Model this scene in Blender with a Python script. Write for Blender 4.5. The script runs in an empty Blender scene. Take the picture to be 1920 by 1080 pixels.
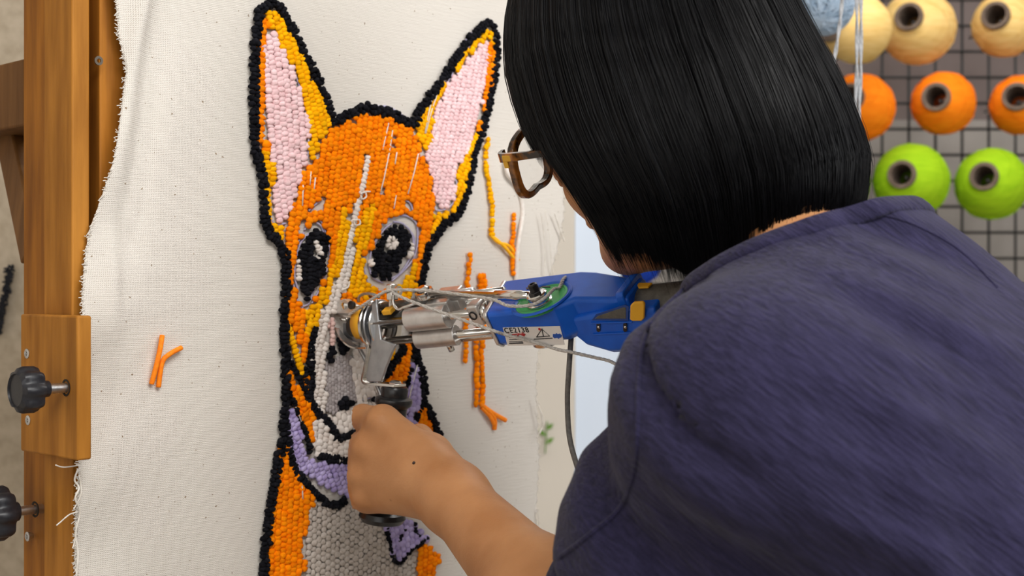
import bpy, bmesh, math, random
import numpy as np
from mathutils import Vector, Matrix
from mathutils.bvhtree import BVHTree

random.seed(7); RNG = np.random.default_rng(7)
sc = bpy.context.scene
COL = sc.collection
V = Vector
# ------------------------------------------------------------------ camera, light, exposure
F = 2667.0; CZ = 1.5
cam = bpy.data.cameras.new('camera'); camo = bpy.data.objects.new('camera', cam); COL.objects.link(camo)
camo.location = (0, 0, CZ); camo.rotation_euler = (math.pi/2, 0, 0)
cam.lens = 50.0; cam.sensor_width = 36.0; cam.clip_start = 0.05
cam.dof.use_dof = True; cam.dof.focus_distance = 1.03; cam.dof.aperture_fstop = 9.5
sc.camera = camo
sc.view_settings.view_transform = 'Standard'; sc.view_settings.look = 'None'
sc.view_settings.exposure = 0.35; sc.view_settings.gamma = 1.0; sc.view_settings.use_curve_mapping = False
w = bpy.data.worlds.new('world'); sc.world = w; w.use_nodes = True
w.node_tree.nodes['Background'].inputs[0].default_value = (0.9, 0.95, 1.0, 1); w.node_tree.nodes['Background'].inputs[1].default_value = 0.5

def area(name, loc, target, sx, sy, power, color=(1, 1, 1)):
    l = bpy.data.lights.new(name, 'AREA'); l.shape = 'RECTANGLE'; l.size = sx; l.size_y = sy; l.energy = power; l.color = color
    o = bpy.data.objects.new(name, l); COL.objects.link(o); o.location = loc
    o.rotation_euler = (V(target)-V(loc)).to_track_quat('-Z', 'Y').to_euler()
    return o
area('ceiling_lamp', (0.5, -0.1, 2.72), (-0.1, 0.9, 1.4), 1.3, 0.8, 34, (1, 0.98, 0.95))
area('ceiling_lamp', (0.7, 2.0, 2.78), (0.7, 2.5, 1.0), 1.4, 0.6, 22, (1, 0.98, 0.95))
area('fill_light', (2.3, -0.6, 1.9), (0.0, 1.1, 1.45), 1.2, 1.6, 26, (0.97, 0.99, 1))  # added soft fill from the right, mimics a window; none is built
area('fill_light', (-0.7, -1.5, 1.9), (-0.3, 1.0, 1.5), 1.6, 1.2, 9, (1, 1, 1))  # added weak fill from behind the camera, no real window there

# ------------------------------------------------------------------ helpers
def P(px, py, d): return V(((px-960)/F*d, d, CZ-(py-540)/F*d))
def proj(p): return (960+p[0]/p[1]*F, 540-(p[2]-CZ)/p[1]*F)
def ray_plane(px, py, p0, n):
    r = V(((px-960)/F, 1, -(py-540)/F)); c = V((0, 0, CZ))
    t = (V(p0)-c).dot(V(n))/r.dot(V(n)); return c+r*t
def along(p0, dr, px):
    u = (px-960)/F; p0 = V(p0); dr = V(dr)
    L = (p0.x-u*p0.y)/(u*dr.y-dr.x); return L

MATS = {}
def mat(name, base, rough=0.6, metal=0.0, spec=0.5, setup=None, **kw):
    if name in MATS: return MATS[name]
    m = bpy.data.materials.new(name); m.use_nodes = True; nt = m.node_tree; b = nt.nodes['Principled BSDF']
    b.inputs['Base Color'].default_value = (*base, 1); b.inputs['Roughness'].default_value = rough
    b.inputs['Metallic'].default_value = metal; b.inputs['Specular IOR Level'].default_value = spec
    for k, v in kw.items(): b.inputs[k].default_value = v
    if setup: setup(nt, b)
    MATS[name] = m; return m
def node(nt, t, **kw):
    n = nt.nodes.new(t)
    for k, v in kw.items():
        if k in [i.name for i in n.inputs]: n.inputs[k].default_value = v
        else: setattr(n, k, v)
    return n
def noise_setup(c1, c2, scale=40, stretch=(1, 1, 1), bump=0.2, bdist=0.001, detail=4, lo=0.35, hi=0.65, bscale=None, island=0.0):
    def f(nt, b):
        L = nt.links.new
        tc = node(nt, 'ShaderNodeTexCoord'); mp = node(nt, 'ShaderNodeMapping'); mp.inputs['Scale'].default_value = stretch
        L(tc.outputs['Object'], mp.inputs['Vector'])
        n = node(nt, 'ShaderNodeTexNoise'); n.inputs['Scale'].default_value = scale; n.inputs['Detail'].default_value = detail
        L(mp.outputs[0], n.inputs['Vector'])
        r = node(nt, 'ShaderNodeValToRGB'); r.color_ramp.elements[0].position = lo; r.color_ramp.elements[1].position = hi
        r.color_ramp.elements[0].color = (*c1, 1); r.color_ramp.elements[1].color = (*c2, 1)
        L(n.outputs['Fac'], r.inputs[0]); out = r.outputs[0]
        if island:
            g = node(nt, 'ShaderNodeNewGeometry'); h = node(nt, 'ShaderNodeHueSaturation')
            mr = node(nt, 'ShaderNodeMapRange'); mr.inputs['To Min'].default_value = 1-island; mr.inputs['To Max'].default_value = 1+island*0.6
            L(g.outputs['Random Per Island'], mr.inputs['Value']); L(mr.outputs[0], h.inputs['Value']); L(out, h.inputs['Color']); out = h.outputs[0]
        L(out, b.inputs['Base Color'])
        if bump:
            n2 = node(nt, 'ShaderNodeTexNoise'); n2.inputs['Scale'].default_value = bscale or scale*3; n2.inputs['Detail'].default_value = 3
            L(mp.outputs[0], n2.inputs['Vector'])
            bp = node(nt, 'ShaderNodeBump'); bp.inputs['Strength'].default_value = bump; bp.inputs['Distance'].default_value = bdist
            L(n2.outputs['Fac'], bp.inputs['Height']); L(bp.outputs[0], b.inputs['Normal'])
    return f
def nmat(name, c1, c2, rough=0.7, metal=0, spec=0.4, kw={}, **s): return mat(name, c1, rough, metal, spec, noise_setup(c1, c2, **s), **kw)

def tag(o, label=None, cat=None, group=None, kind=None):
    if label: o['label'] = label
    if cat: o['category'] = cat
    if group: o['group'] = group
    if kind: o['kind'] = kind
    return o
WORLD = {}
def thing(name, loc, label, cat, group=None):
    o = bpy.data.objects.new(name, None); COL.objects.link(o); o.location = loc; o.empty_display_size = 0.02
    WORLD[o.name] = Matrix.Translation(V(loc)); return tag(o, label, cat, group)
def link_mesh(name, me, m, parent=None):
    if m: me.materials.append(m)
    o = bpy.data.objects.new(name, me); COL.objects.link(o)
    if parent:
        o.parent = parent; o.matrix_parent_inverse = WORLD.get(parent.name, Matrix()).inverted()
        WORLD[o.name] = Matrix()
    else:
        bb = np.array([v.co for v in me.vertices]); c = V(((bb[:, 0].min()+bb[:, 0].max())/2, (bb[:, 1].min()+bb[:, 1].max())/2, bb[:, 2].min()))
        me.transform(Matrix.Translation(-c)); o.location = c; WORLD[o.name] = Matrix.Translation(c)
    return o
def obj(name, bm, m, parent=None, smooth=35, bevel=0, label=None, seg=2):
    if smooth:
        for f in bm.faces: f.smooth = True
        a = math.radians(smooth)
        for e in bm.edges:
            if len(e.link_faces) == 2 and e.calc_face_angle(0) > a: e.smooth = False
    me = bpy.data.meshes.new(name); bm.to_mesh(me); bm.free()
    o = link_mesh(name, me, m, parent)
    if bevel:
        md = o.modifiers.new('bevel', 'BEVEL'); md.width = bevel; md.segments = seg; md.limit_method = 'ANGLE'; md.harden_normals = False
    if label: o['label'] = label
    return o
def np_obj(name, verts, faces, m, parent=None, smooth=True, label=None, kind=None):
    me = bpy.data.meshes.new(name); verts = np.asarray(verts, np.float32); faces = np.asarray(faces, np.int32)
    k = faces.shape[1]; me.vertices.add(len(verts)); me.vertices.foreach_set('co', verts.ravel())
    me.loops.add(faces.size); me.loops.foreach_set('vertex_index', faces.ravel())
    me.polygons.add(len(faces)); me.polygons.foreach_set('loop_start', np.arange(0, faces.size, k, dtype=np.int32))
    me.polygons.foreach_set('loop_total', np.full(len(faces), k, np.int32))
    me.polygons.foreach_set('use_smooth', np.full(len(faces), smooth)); me.update(calc_edges=True); me.validate()
    o = link_mesh(name, me, m, parent)
    if label: o['label'] = label
    if kind: o['kind'] = kind
    return o
def BM(): return bmesh.new()
def frame_of(dr):
    dr = V(dr).normalized(); a = V((0, 0, 1)) if abs(dr.z) < 0.9 else V((1, 0, 0))
    x = dr.cross(a).normalized(); y = dr.cross(x).normalized(); return x, y
def box(bm, c, ax, dims):
    ax = [V(a).normalized() for a in ax]; c = V(c); vs = []
    for sx in (-1, 1):
        for sy in (-1, 1):
            for sz in (-1, 1): vs.append(bm.verts.new(c+ax[0]*sx*dims[0]/2+ax[1]*sy*dims[1]/2+ax[2]*sz*dims[2]/2))
    for f in ((0, 1, 3, 2), (4, 6, 7, 5), (0, 4, 5, 1), (2, 3, 7, 6), (0, 2, 6, 4), (1, 5, 7, 3)): bm.faces.new([vs[i] for i in f])
    bmesh.ops.recalc_face_normals(bm, faces=bm.faces)
def prism(bm, pts, dr):
    a = [bm.verts.new(V(p)) for p in pts]; b = [bm.verts.new(V(p)+V(dr)) for p in pts]; n = len(a)
    bm.faces.new(a); bm.faces.new(b[::-1])
    for i in range(n): bm.faces.new([a[i], b[i], b[(i+1) % n], a[(i+1) % n]])
    bmesh.ops.recalc_face_normals(bm, faces=bm.faces)
def tube(bm, pts, rad, seg=10, caps=True, flat=None):
    pts = [V(p) for p in pts]; n = len(pts); rings = []; x = None
    for i, p in enumerate(pts):
        t = (pts[min(i+1, n-1)]-pts[max(i-1, 0)]).normalized()
        if x is None: x, _ = frame_of(t)
        x = (x-t*x.dot(t)).normalized(); y = t.cross(x)
        r = rad[i] if isinstance(rad, (list, tuple)) else rad
        rings.append([bm.verts.new(p+(x*math.cos(k*2*math.pi/seg)+y*math.sin(k*2*math.pi/seg))*r) for k in range(seg)])
    for a, b in zip(rings, rings[1:]):
        for k in range(seg): bm.faces.new([a[k], a[(k+1) % seg], b[(k+1) % seg], b[k]])
    if caps: bm.faces.new(rings[0][::-1]); bm.faces.new(rings[-1])
    return rings
def cyl(bm, p0, p1, r, seg=24, r2=None): tube(bm, [p0, p1], [r, r2 if r2 is not None else r], seg)
def lathe(bm, o, dr, prof, seg=32, xax=None, closed=False):
    dr = V(dr).normalized(); x, y = frame_of(dr)
    if xax: x = (V(xax)-dr*V(xax).dot(dr)).normalized(); y = dr.cross(x)
    rings = []
    for r, h in prof: rings.append([bm.verts.new(V(o)+dr*h+(x*math.cos(k*2*math.pi/seg)+y*math.sin(k*2*math.pi/seg))*max(r, 1e-5)) for k in range(seg)])
    pr = list(zip(rings, rings[1:]))
    if closed: pr.append((rings[-1], rings[0]))
    for a, b in pr:
        for k in range(seg): bm.faces.new([a[k], a[(k+1) % seg], b[(k+1) % seg], b[k]])
    if not closed: bm.faces.new(rings[0][::-1]); bm.faces.new(rings[-1])
    bmesh.ops.recalc_face_normals(bm, faces=bm.faces)
def spline(pts, n=8, closed=False):
    pts = [V(p) for p in pts]; m = len(pts); out = []
    rng = m if closed else m-1
    for i in range(rng):
        g = (lambda j: pts[j % m]) if closed else (lambda j: pts[max(0, min(m-1, j))])
        a, b, c, d = g(i-1), g(i), g(i+1), g(i+2)
        for k in range(n):
            t = k/n; out.append(0.5*((2*b)+(c-a)*t+(2*a-5*b+4*c-d)*t*t+(3*b-a-3*c+d)*t**3))
    if not closed: out.append(pts[-1])
    return out

# ------------------------------------------------------------------ signed distance modelling (numpy surface nets)
def rcone(a, b, r1, r2, k=0.012, op='u'):
    a = np.array(a, float); b = np.array(b, float); ba = b-a; L2 = ba@ba
    def f(p):
        pa = p-a; t = np.clip(pa@ba/L2, 0, 1); return np.linalg.norm(pa-t[:, None]*ba, axis=1)-(r1+(r2-r1)*t)
    return (f, k, op)
def ell(c, rad, ax=None, k=0.012, op='u'):
    c = np.array(c, float); r = np.array(rad, float); A = np.eye(3) if ax is None else np.array([list(V(a).normalized()) for a in ax])
    def f(p):
        q = (p-c)@A.T; k0 = np.linalg.norm(q/r, axis=1); k1 = np.linalg.norm(q/(r*r), axis=1)
        return k0*(k0-1)/np.maximum(k1, 1e-9)
    return (f, k, op)
def combine(prims, p):
    d = None
    for f, k, op in prims:
        v = f(p)
        if d is None: d = v; continue
        if op == 'u':
            h = np.maximum(k-np.abs(d-v), 0)/k; d = np.minimum(d, v)-h*h*k*0.25
        else:
            v = -v; h = np.maximum(k-np.abs(d-v), 0)/k; d = np.maximum(d, v)+h*h*k*0.25
    return d
def surface(prims, lo, hi, h, extra=None):
    lo = np.array(lo, float); N = np.ceil((np.array(hi)-lo)/(h*16)).astype(int); S = N*16+64
    g = np.stack(np.meshgrid(*[np.arange(n) for n in N], indexing='ij'), -1).reshape(-1, 3)
    cen = lo+(g*16+8)*h; R = 16*h*0.87+h*2
    vals = np.stack([f(cen) for f, k, op in prims], 1)
    uni = np.array([op == 'u' for _, _, op in prims]); dmin = vals[:, uni].min(1)
    kmax = max(k for _, k, _ in prims); margin = R+kmax*0.6
    act = np.where((dmin < margin) & (combine(prims, cen) > -(R+0.03)))[0]
    I = np.arange(18); L3 = np.stack(np.meshgrid(I, I, I, indexing='ij'), -1).reshape(-1, 3)
    ids, pos, fcs = [], [], []
    corner = [(i, j, k) for i in (0, 1) for j in (0, 1) for k in (0, 1)]
    edges = [(a, b) for a in range(8) for b in range(a+1, 8) if sum(abs(np.array(corner[a])-np.array(corner[b]))) == 1]
    def lin(c): return (c[..., 0]*S[1]+c[..., 1])*S[2]+c[..., 2]
    for b in act:
        keep = [i for i, (f, k, op) in enumerate(prims) if (op == 'u' and vals[b, i] < dmin[b]+2*R+k) or (op != 'u' and vals[b, i] < R+k)]
        org = g[b]*16; pts = lo+(org+L3)*h
        D = combine([prims[i] for i in keep], pts)
        if extra is not None: D = D+extra(pts)
        if D.min() > 0 or D.max() < 0: continue
        D = D.reshape(18, 18, 18)
        C = [D[i:i+16, j:j+16, k:k+16] for i, j, k in corner]
        neg = sum((c < 0).astype(int) for c in C); m = (neg > 0) & (neg < 8)
        if m.any():
            idx = np.argwhere(m); acc = np.zeros((len(idx), 3)); cnt = np.zeros(len(idx))
            cv = [c[m] for c in C]
            for a, e in edges:
                x = (cv[a] < 0) != (cv[e] < 0); t = np.where(x, cv[a]/np.where(x, cv[a]-cv[e], 1), 0)
                pa = np.array(corner[a]); pe = np.array(corner[e])
                acc += x[:, None]*(pa+(pe-pa)*t[:, None]); cnt += x
            ids.append(lin(idx+org)); pos.append(lo+(idx+org+acc/cnt[:, None])*h)
        # faces for sample edges owned by this block (samples 0..15)
        for ax in range(3):
            o2 = [(1, 2), (2, 0), (0, 1)][ax]
            A = D[:16, :16, :16]; sl = [slice(0, 16)]*3; sl[ax] = slice(1, 17); B = D[tuple(sl)]
            x = (A < 0) != (B < 0)
            if not x.any(): continue
            c = np.argwhere(x)+org; s = (A[x] < 0)
            u = np.zeros(3, int); u[o2[0]] = 1; v = np.zeros(3, int); v[o2[1]] = 1
            q = np.stack([lin(c-u-v), lin(c-v), lin(c), lin(c-u)], 1)
            q[~s] = q[~s][:, ::-1]; fcs.append(q)
    ids = np.concatenate(ids); pos = np.concatenate(pos); fcs = np.concatenate(fcs)
    o = np.argsort(ids); ids = ids[o]; pos = pos[o]
    k = np.searchsorted(ids, fcs); k = np.clip(k, 0, len(ids)-1); ok = (ids[k] == fcs).all(1)
    return pos, k[ok]

# ------------------------------------------------------------------ base frames
TH = math.radians(45)
TN = V((math.sin(TH), -math.cos(TH), 0)); TT = V((math.cos(TH), math.sin(TH), 0)); UP = V((0, 0, 1))
TIP = P(640, 612, 1.2)
C0 = ray_plane(640, 612, TIP, TN)            # cloth plane passes through the needle tip
def cl(px, py, off=0.0): return ray_plane(px, py, C0+TN*off, TN)
def sz(px, py): p = cl(px, py)-C0; return (p.dot(TT), p.z)
def from_sz(s, z, off=0.0): return C0+TT*s+UP*z+TN*off
#@@STRUCTURE
#@@OBJECTS
# ------------------------------------------------------------------ the room
def struct(name, bm, m, parent=None):
    o = obj(name, bm, m, parent, smooth=None); o['kind'] = 'structure'; return o
plaster = nmat('plaster', (0.66, 0.60, 0.52), (0.72, 0.66, 0.58), rough=0.9, scale=6, bump=0.15)
b = BM(); box(b, (0.5, 0.3, 0.15), ((1, 0, 0), (0, 1, 0), (0, 0, 1)), (5.4, 5.8, 0.1))
struct('floor', b, nmat('floor_tile', (0.42, 0.38, 0.34), (0.5, 0.46, 0.41), rough=0.5, scale=4, bump=0))
b = BM(); box(b, (0.5, 0.3, 2.85), ((1, 0, 0), (0, 1, 0), (0, 0, 1)), (5.4, 5.8, 0.1)); struct('ceiling', b, mat('ceiling_paint', (0.8, 0.8, 0.78), 0.9))
b = BM(); box(b, (-1.55, 0.3, 1.5), ((1, 0, 0), (0, 1, 0), (0, 0, 1)), (0.1, 5.8, 2.6)); struct('wall_left', b, plaster)
b = BM(); box(b, (3.25, 0.3, 1.4), ((1, 0, 0), (0, 1, 0), (0, 0, 1)), (0.1, 5.8, 2.8)); struct('wall_right', b, plaster)
b = BM(); box(b, (0.85, -2.65, 1.4), ((1, 0, 0), (0, 1, 0), (0, 0, 1)), (4.7, 0.1, 2.8)); struct('wall_front', b, plaster)
WY = 3.0
bw = nmat('taupe_wall', (0.15, 0.115, 0.108), (0.19, 0.15, 0.14), rough=0.85, scale=5, bump=0.1)
gw = nmat('grey_wall', (0.28, 0.255, 0.235), (0.35, 0.32, 0.295), rough=0.85, scale=5, bump=0.1)
zsplit = P(1750, 225, WY).z
b = BM(); box(b, (0.85, WY+0.05, zsplit/2), ((1, 0, 0), (0, 1, 0), (0, 0, 1)), (4.7, 0.1, zsplit)); struct('wall_back', b, gw)
b = BM(); box(b, (0.85, WY+0.05, (zsplit+2.8)/2), ((1, 0, 0), (0, 1, 0), (0, 0, 1)), (4.7, 0.09, 2.8-zsplit)); struct('wall_back', b, bw)
# white partition beside the grid: pale blue leaf and cream pillar
xa, xb, xc = P(985, 0, 2.3).x, P(1079, 0, 2.3).x, P(1163, 0, 2.35).x
b = BM(); box(b, ((xa+xb)/2, 2.38, 1.4), ((1, 0, 0), (0, 1, 0), (0, 0, 1)), (xb-xa, 0.12, 2.8))
o = struct('trim_1', b, nmat('cream_paint', (0.56, 0.51, 0.45), (0.62, 0.57, 0.5), rough=0.8, scale=3, bump=0.05))
b = BM(); box(b, ((xb+xc)/2+0.002, 2.40, 1.4), ((1, 0, 0), (0, 1, 0), (0, 0, 1)), (xc-xb, 0.09, 2.8))
o = struct('trim_2', b, nmat('pale_blue_paint', (0.60, 0.68, 0.80), (0.66, 0.74, 0.86), rough=0.5, scale=2, bump=0.03))
# ------------------------------------------------------------------ wire grid and yarn cones
GY = 2.86
black_wire = mat('black_wire', (0.02, 0.02, 0.02), 0.45)
gt = thing('wire_grid_panel', P(1600, 700, GY), 'black wire mesh grid panel on the wall carrying the yarn cones', 'wire grid')
x0, x1 = P(1130, 0, GY).x, P(2110, 0, GY).x; z0, z1 = P(0, 880, GY).z, P(0, -110, GY).z
k = 1654-50*10
while k < 2110:
    b = BM(); x = P(k, 0, GY).x; cyl(b, (x, GY, z0), (x, GY, z1), 0.0029, 8); obj('wire', b, black_wire, gt); k += 50
k = 49-48.4*3
while k < 880:
    b = BM(); z = P(0, k, GY).z; cyl(b, (x0, GY-0.004, z), (x1, GY-0.004, z), 0.0029, 8); obj('wire', b, black_wire, gt); k += 48.4

def yarn_mat(name, c, c2):
    def f(nt, b):
        L = nt.links.new; tc = node(nt, 'ShaderNodeTexCoord')
        n = node(nt, 'ShaderNodeTexNoise'); n.inputs['Scale'].default_value = 14; n.inputs['Detail'].default_value = 4
        mp = node(nt, 'ShaderNodeMapping'); mp.inputs['Scale'].default_value = (2, 2, 14); mp.inputs['Rotation'].default_value = (0.5, 0.1, 0)
        L(tc.outputs['Object'], mp.inputs[0]); L(mp.outputs[0], n.inputs['Vector'])
        r = node(nt, 'ShaderNodeValToRGB'); r.color_ramp.elements[0].position = 0.3; r.color_ramp.elements[1].position = 0.7
        r.color_ramp.elements[0].color = (*c, 1); r.color_ramp.elements[1].color = (*c2, 1)
        L(n.outputs['Fac'], r.inputs[0]); L(r.outputs[0], b.inputs['Base Color'])
    return mat(name, c, 0.85, 0, 0.2, f)
YM = {'pale_yellow': yarn_mat('pale_yellow_yarn', (0.68, 0.43, 0.13), (0.80, 0.56, 0.22)),
      'orange': yarn_mat('orange_yarn_cone', (0.80, 0.17, 0.0), (0.9, 0.24, 0.005)),
      'green': yarn_mat('lime_yarn', (0.25, 0.46, 0.005), (0.34, 0.56, 0.01)),
      'blue': yarn_mat('royal_blue_yarn', (0.01, 0.05, 0.42), (0.015, 0.07, 0.5)),
      'greyblue': yarn_mat('greyblue_yarn', (0.22, 0.31, 0.43), (0.30, 0.40, 0.52))}
card = nmat('cardboard', (0.11, 0.075, 0.055), (0.17, 0.125, 0.095), rough=0.9, scale=60, bump=0.3)
hook_m = mat('steel_hook', (0.4, 0.4, 0.4), 0.35, 1.0)
def cone(px, py, rx, hx, hy, color, label, group, squash=1.0, d=2.66):
    # lathe of a wound cone whose small end with the tube faces the room
    R = rx/F*d; c = P(px, py, d); n0 = P(hx, hy, d-0.07)
    dr = (n0-c).normalized()
    t = thing('yarn_cone', c+V((0, 0, -R)), label, 'yarn cone', group)
    prof = []; N = 26
    for i in range(N+1):
        a = i/N; th = a*math.pi*0.93
        r = R*math.sin(th+0.07*math.pi*(1-a))**0.85 if i < N else 0.024
        h = -R*0.95*math.cos(th)
        r = max(r, 0.021); r += 0.0012*math.sin(i*2.3)
        prof.append((r*squash, h))
    top = prof[-1][1]
    prof = [(0.0215, prof[0][1])]+prof+[(0.0215, top-0.004)]
    b = BM(); lathe(b, c, dr, prof, 40, closed=True); obj('wound_yarn', b, YM[color], t, smooth=60)
    # a few loose raised windings that read as crossing threads
    b = BM(); rr = random.Random(int(px))
    x, y = frame_of(dr)
    for j in range(16):
        a0 = rr.random()*6.28; da = rr.uniform(1.4, 2.6)*rr.choice((-1, 1)); i0 = rr.randint(6, 12); i1 = i0+rr.randint(7, 12)
        pts = []
        for q in range(15):
            u = q/14; fi = i0+(i1-i0)*u; i = min(int(fi), len(prof)-3); fr = fi-i
            r = prof[i][0]*(1-fr)+prof[i+1][0]*fr+0.0007; h = prof[i][1]*(1-fr)+prof[i+1][1]*fr
            a = a0+da*u; pts.append(c+dr*h+(x*math.cos(a)+y*math.sin(a))*r)
        tube(b, pts, 0.0009, 5)
    obj('outer_winding', b, YM[color], t)
    b = BM(); ro, ri = 0.0265, 0.0195
    lathe(b, c, dr, [(ro*0.85, top-0.05), (ro, top+0.006), (ro-0.001, top+0.008), (ri, top+0.008), (ri*0.9, top-0.06)], 28, closed=True)
    obj('cardboard_tube', b, card, t)
    b = BM(); back = V((c.x, GY-0.006, c.z+0.01)); tube(b, [back, c-dr*R*0.4, c+dr*(top-0.03)], 0.004, 8); obj('peg', b, hook_m, t)
    return t
g = 'yarn cones hanging on the wire grid'
cone(1720, 50, 68, 1701, 27, 'pale_yellow', 'pale yellow yarn cone in the top row, between the grey-blue ball and the corner', g)
cone(1882, 46, 58, 1859, 20, 'pale_yellow', 'pale yellow yarn cone at the top right corner of the grid', g)
cone(1612, 200, 62, 1588, 176, 'orange', 'orange yarn cone half behind the hanging grey strands', g)
cone(1768, 193, 58, 1750, 177, 'orange', 'orange yarn cone in the middle of its row on the grid', g)
cone(1912, 196, 54, 1904, 174, 'orange', 'orange yarn cone at the right end of its row, cut by the frame', g)
cone(1707, 338, 69, 1688, 325, 'green', 'lime green yarn cone just above the person\'s back', g)
cone(1858, 344, 66, 1842, 327, 'green', 'lime green yarn cone at the right of the grid, clear of the shirt', g)
cone(1568, 345, 58, 1548, 330, 'green', 'lime green yarn cone mostly hidden behind the black hair', g)
cone(1198, 490, 42, 1190, 478, 'blue', 'royal blue yarn cone low behind the chin', g)
# pale yellow cone lying sideways behind the hair, its tube pointing left
c = P(1596, 55, 2.5); t = thing('yarn_cone', c-V((0, 0, 0.05)), 'pale yellow yarn cone turned sideways with its brown tube end pointing left', 'yarn cone', g)
dr = V((-0.85, -0.45, -0.10)).normalized()
b = BM(); prof = [(0.02, -0.045), (0.048, -0.050), (0.060, -0.03), (0.060, -0.005), (0.052, 0.018), (0.038, 0.036), (0.027, 0.043), (0.02, 0.043)]
lathe(b, c, dr, prof, 36); obj('wound_yarn', b, YM['pale_yellow'], t, smooth=60)
b = BM(); lathe(b, c, dr, [(0.022, -0.06), (0.021, 0.064), (0.02, 0.066), (0.014, 0.066), (0.014, -0.06)], 24, closed=True); obj('cardboard_tube', b, card, t)
b = BM(); tube(b, [c-dr*0.04, V((c.x+0.05, GY-0.006, c.z))], 0.004, 8); obj('peg', b, hook_m, t)
# grey-blue ball of yarn, thick windings
c = P(1543, 8, 1.9); R = 0.041
t = thing('yarn_ball', c-V((0, 0, R)), 'grey-blue ball of yarn with crossing windings at the top edge', 'yarn ball')
b = BM(); bmesh.ops.create_uvsphere(b, u_segments=32, v_segments=20, radius=R*0.96, matrix=Matrix.Translation(c)); obj('core', b, YM['greyblue'], t)
b = BM(); rr = random.Random(3)
for j in range(70):
    a = V((rr.gauss(0, 1), rr.gauss(0, 1), rr.gauss(0, 1))).normalized(); x, y = frame_of(a); off = rr.uniform(-0.5, 0.5)*R; rad = math.sqrt(R*R-off*off)*rr.uniform(0.985, 1.01)
    tube(b, [c+a*off+(x*math.cos(q*math.pi/10)+y*math.sin(q*math.pi/10))*rad for q in range(21)], 0.0013, 5)
o = obj('winding', b, nmat('greyblue_strand', (0.26, 0.36, 0.48), (0.40, 0.50, 0.62), scale=90, bump=0.3), t); o['kind'] = 'stuff'
b = BM(); tube(b, [c+V((0, 0, R*0.9)), c+V((0, 0, 0.4))], 0.0012, 6); obj('hanging_thread', b, MATS['greyblue_strand'], t)
# grey strands hanging down from the ceiling rail
sm = nmat('grey_strand', (0.33, 0.34, 0.36), (0.52, 0.53, 0.55), scale=500, bump=0.6, bdist=0.0006, stretch=(1, 1, 0.5))
def strand(pts, label):
    b = BM(); rr = random.Random(len(label)); pp = spline(pts, 14); r = 0.0017
    for ph in (0, math.pi):
        q = [p+V((math.cos(i*0.55+ph), math.sin(i*0.55+ph), 0))*r*0.55 for i, p in enumerate(pp)]
        tube(b, q, r*0.75, 6)
    tag(obj('yarn_strand', b, sm), label, 'yarn', 'grey strands hanging beside the hair')
for A, B, lab in (((1583, -60), (1562, 128), 'grey yarn strand slanting into the hair, leftmost of the hanging strands'),
                  ((1606, -60), (1600, 300), 'grey yarn strand hanging straight, middle of the hanging strands'),
                  ((1614, -60), (1607, 300), 'grey yarn strand hanging straight, rightmost of the hanging strands')):
    p0 = P(*A, 1.5); p1 = P(*B, 1.5); strand([p0, p0*0.5+p1*0.5+V((0.002, 0, 0)), p1, p1+(p1-p0)*0.3], lab)
# small green sprig beside the pillar
t = thing('green_sprig', P(1024, 860, 2.312), 'small blurred green plant sprig beside the cloth edge', 'plant')
leaf = nmat('leaf_green', (0.10, 0.22, 0.03), (0.16, 0.30, 0.05), scale=40)
b = BM(); tube(b, spline([P(1022, 850, 2.312), P(1024, 820, 2.312), P(1026, 790, 2.312)], 6), 0.0012, 6); obj('stem', b, leaf, t)
for k, (px, py, s) in enumerate(((1030, 800, 1), (1018, 812, -1), (1031, 826, 1))):
    p = P(1024, py+6, 2.312); q = P(px+8*s, py-6, 2.312); m_ = (p+q)/2; sd = (q-p).cross(V((0, 1, 0))).normalized()*0.004
    b = BM(); prism(b, [p, m_+sd, q, m_-sd], (0, 0.0008, 0)); obj('leaf', b, leaf, t)
# ------------------------------------------------------------------ tufting frame at the left
def wood(name, c1, c2): return nmat(name, c1, c2, rough=0.6, spec=0.2, scale=18, stretch=(5, 5, 0.5), bump=0.25, bscale=60, bdist=0.0008, detail=6, lo=0.3, hi=0.7)
w1 = wood('honey_wood', (0.20, 0.068, 0.007), (0.40, 0.15, 0.016)); w2 = wood('honey_wood_light', (0.27, 0.10, 0.010), (0.48, 0.20, 0.028)); w3 = wood('dark_and_shaded_wood', (0.12, 0.05, 0.012), (0.20, 0.09, 0.026))
steel = nmat('zinc_steel', (0.5, 0.5, 0.5), (0.62, 0.62, 0.62), rough=0.35, metal=1.0, scale=80, bump=0.1)
black_p = nmat('black_plastic', (0.012, 0.012, 0.016), (0.02, 0.02, 0.024), rough=0.35, scale=300, bump=0.05)
fr = thing('tufting_easel', cl(100, 1100, -0.03), 'honey brown wooden tufting frame standing at the left, holding the cloth', 'tufting frame')
ztop, zbot = 1.90, 0.20; H = ztop-zbot; zc = (ztop+zbot)/2
def slab(name, px_c, off, depth, width, m, zr=(zbot, ztop), bev=0.0012, parent=fr):
    """board whose near front corner is seen at px_c: side face runs back (-TN) by depth, front face runs along TT by width"""
    c = cl(px_c, 540, off); ce = c-TN*depth/2+TT*width/2; ce.z = (zr[0]+zr[1])/2
    b = BM(); box(b, ce, (TT, TN, UP), (width, depth, zr[1]-zr[0])); return obj(name, b, m, parent, bevel=bev)
c2 = cl(135, 540, -0.008); L2 = along(c2, -TN, 82)
slab('board', 135, -0.008, L2, 0.014, w2)
c1 = c2-TN*L2-TT*0.0; L1 = along(c1, -TN, 31)
b = BM(); ce = c1-TN*(L1/2+0.0012)+TT*(0.012+0.006); ce.z = zc; box(b, ce, (TT, TN, UP), (0.024, L1, H)); obj('board', b, w1, fr, bevel=0.0012)
slab('board', 137, -0.030, 0.03, 0.045, w3)  # recessed board; shade of the recess is put into its dark colour
slab('board', 187, -0.010, 0.03, 0.05, w1)
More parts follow.
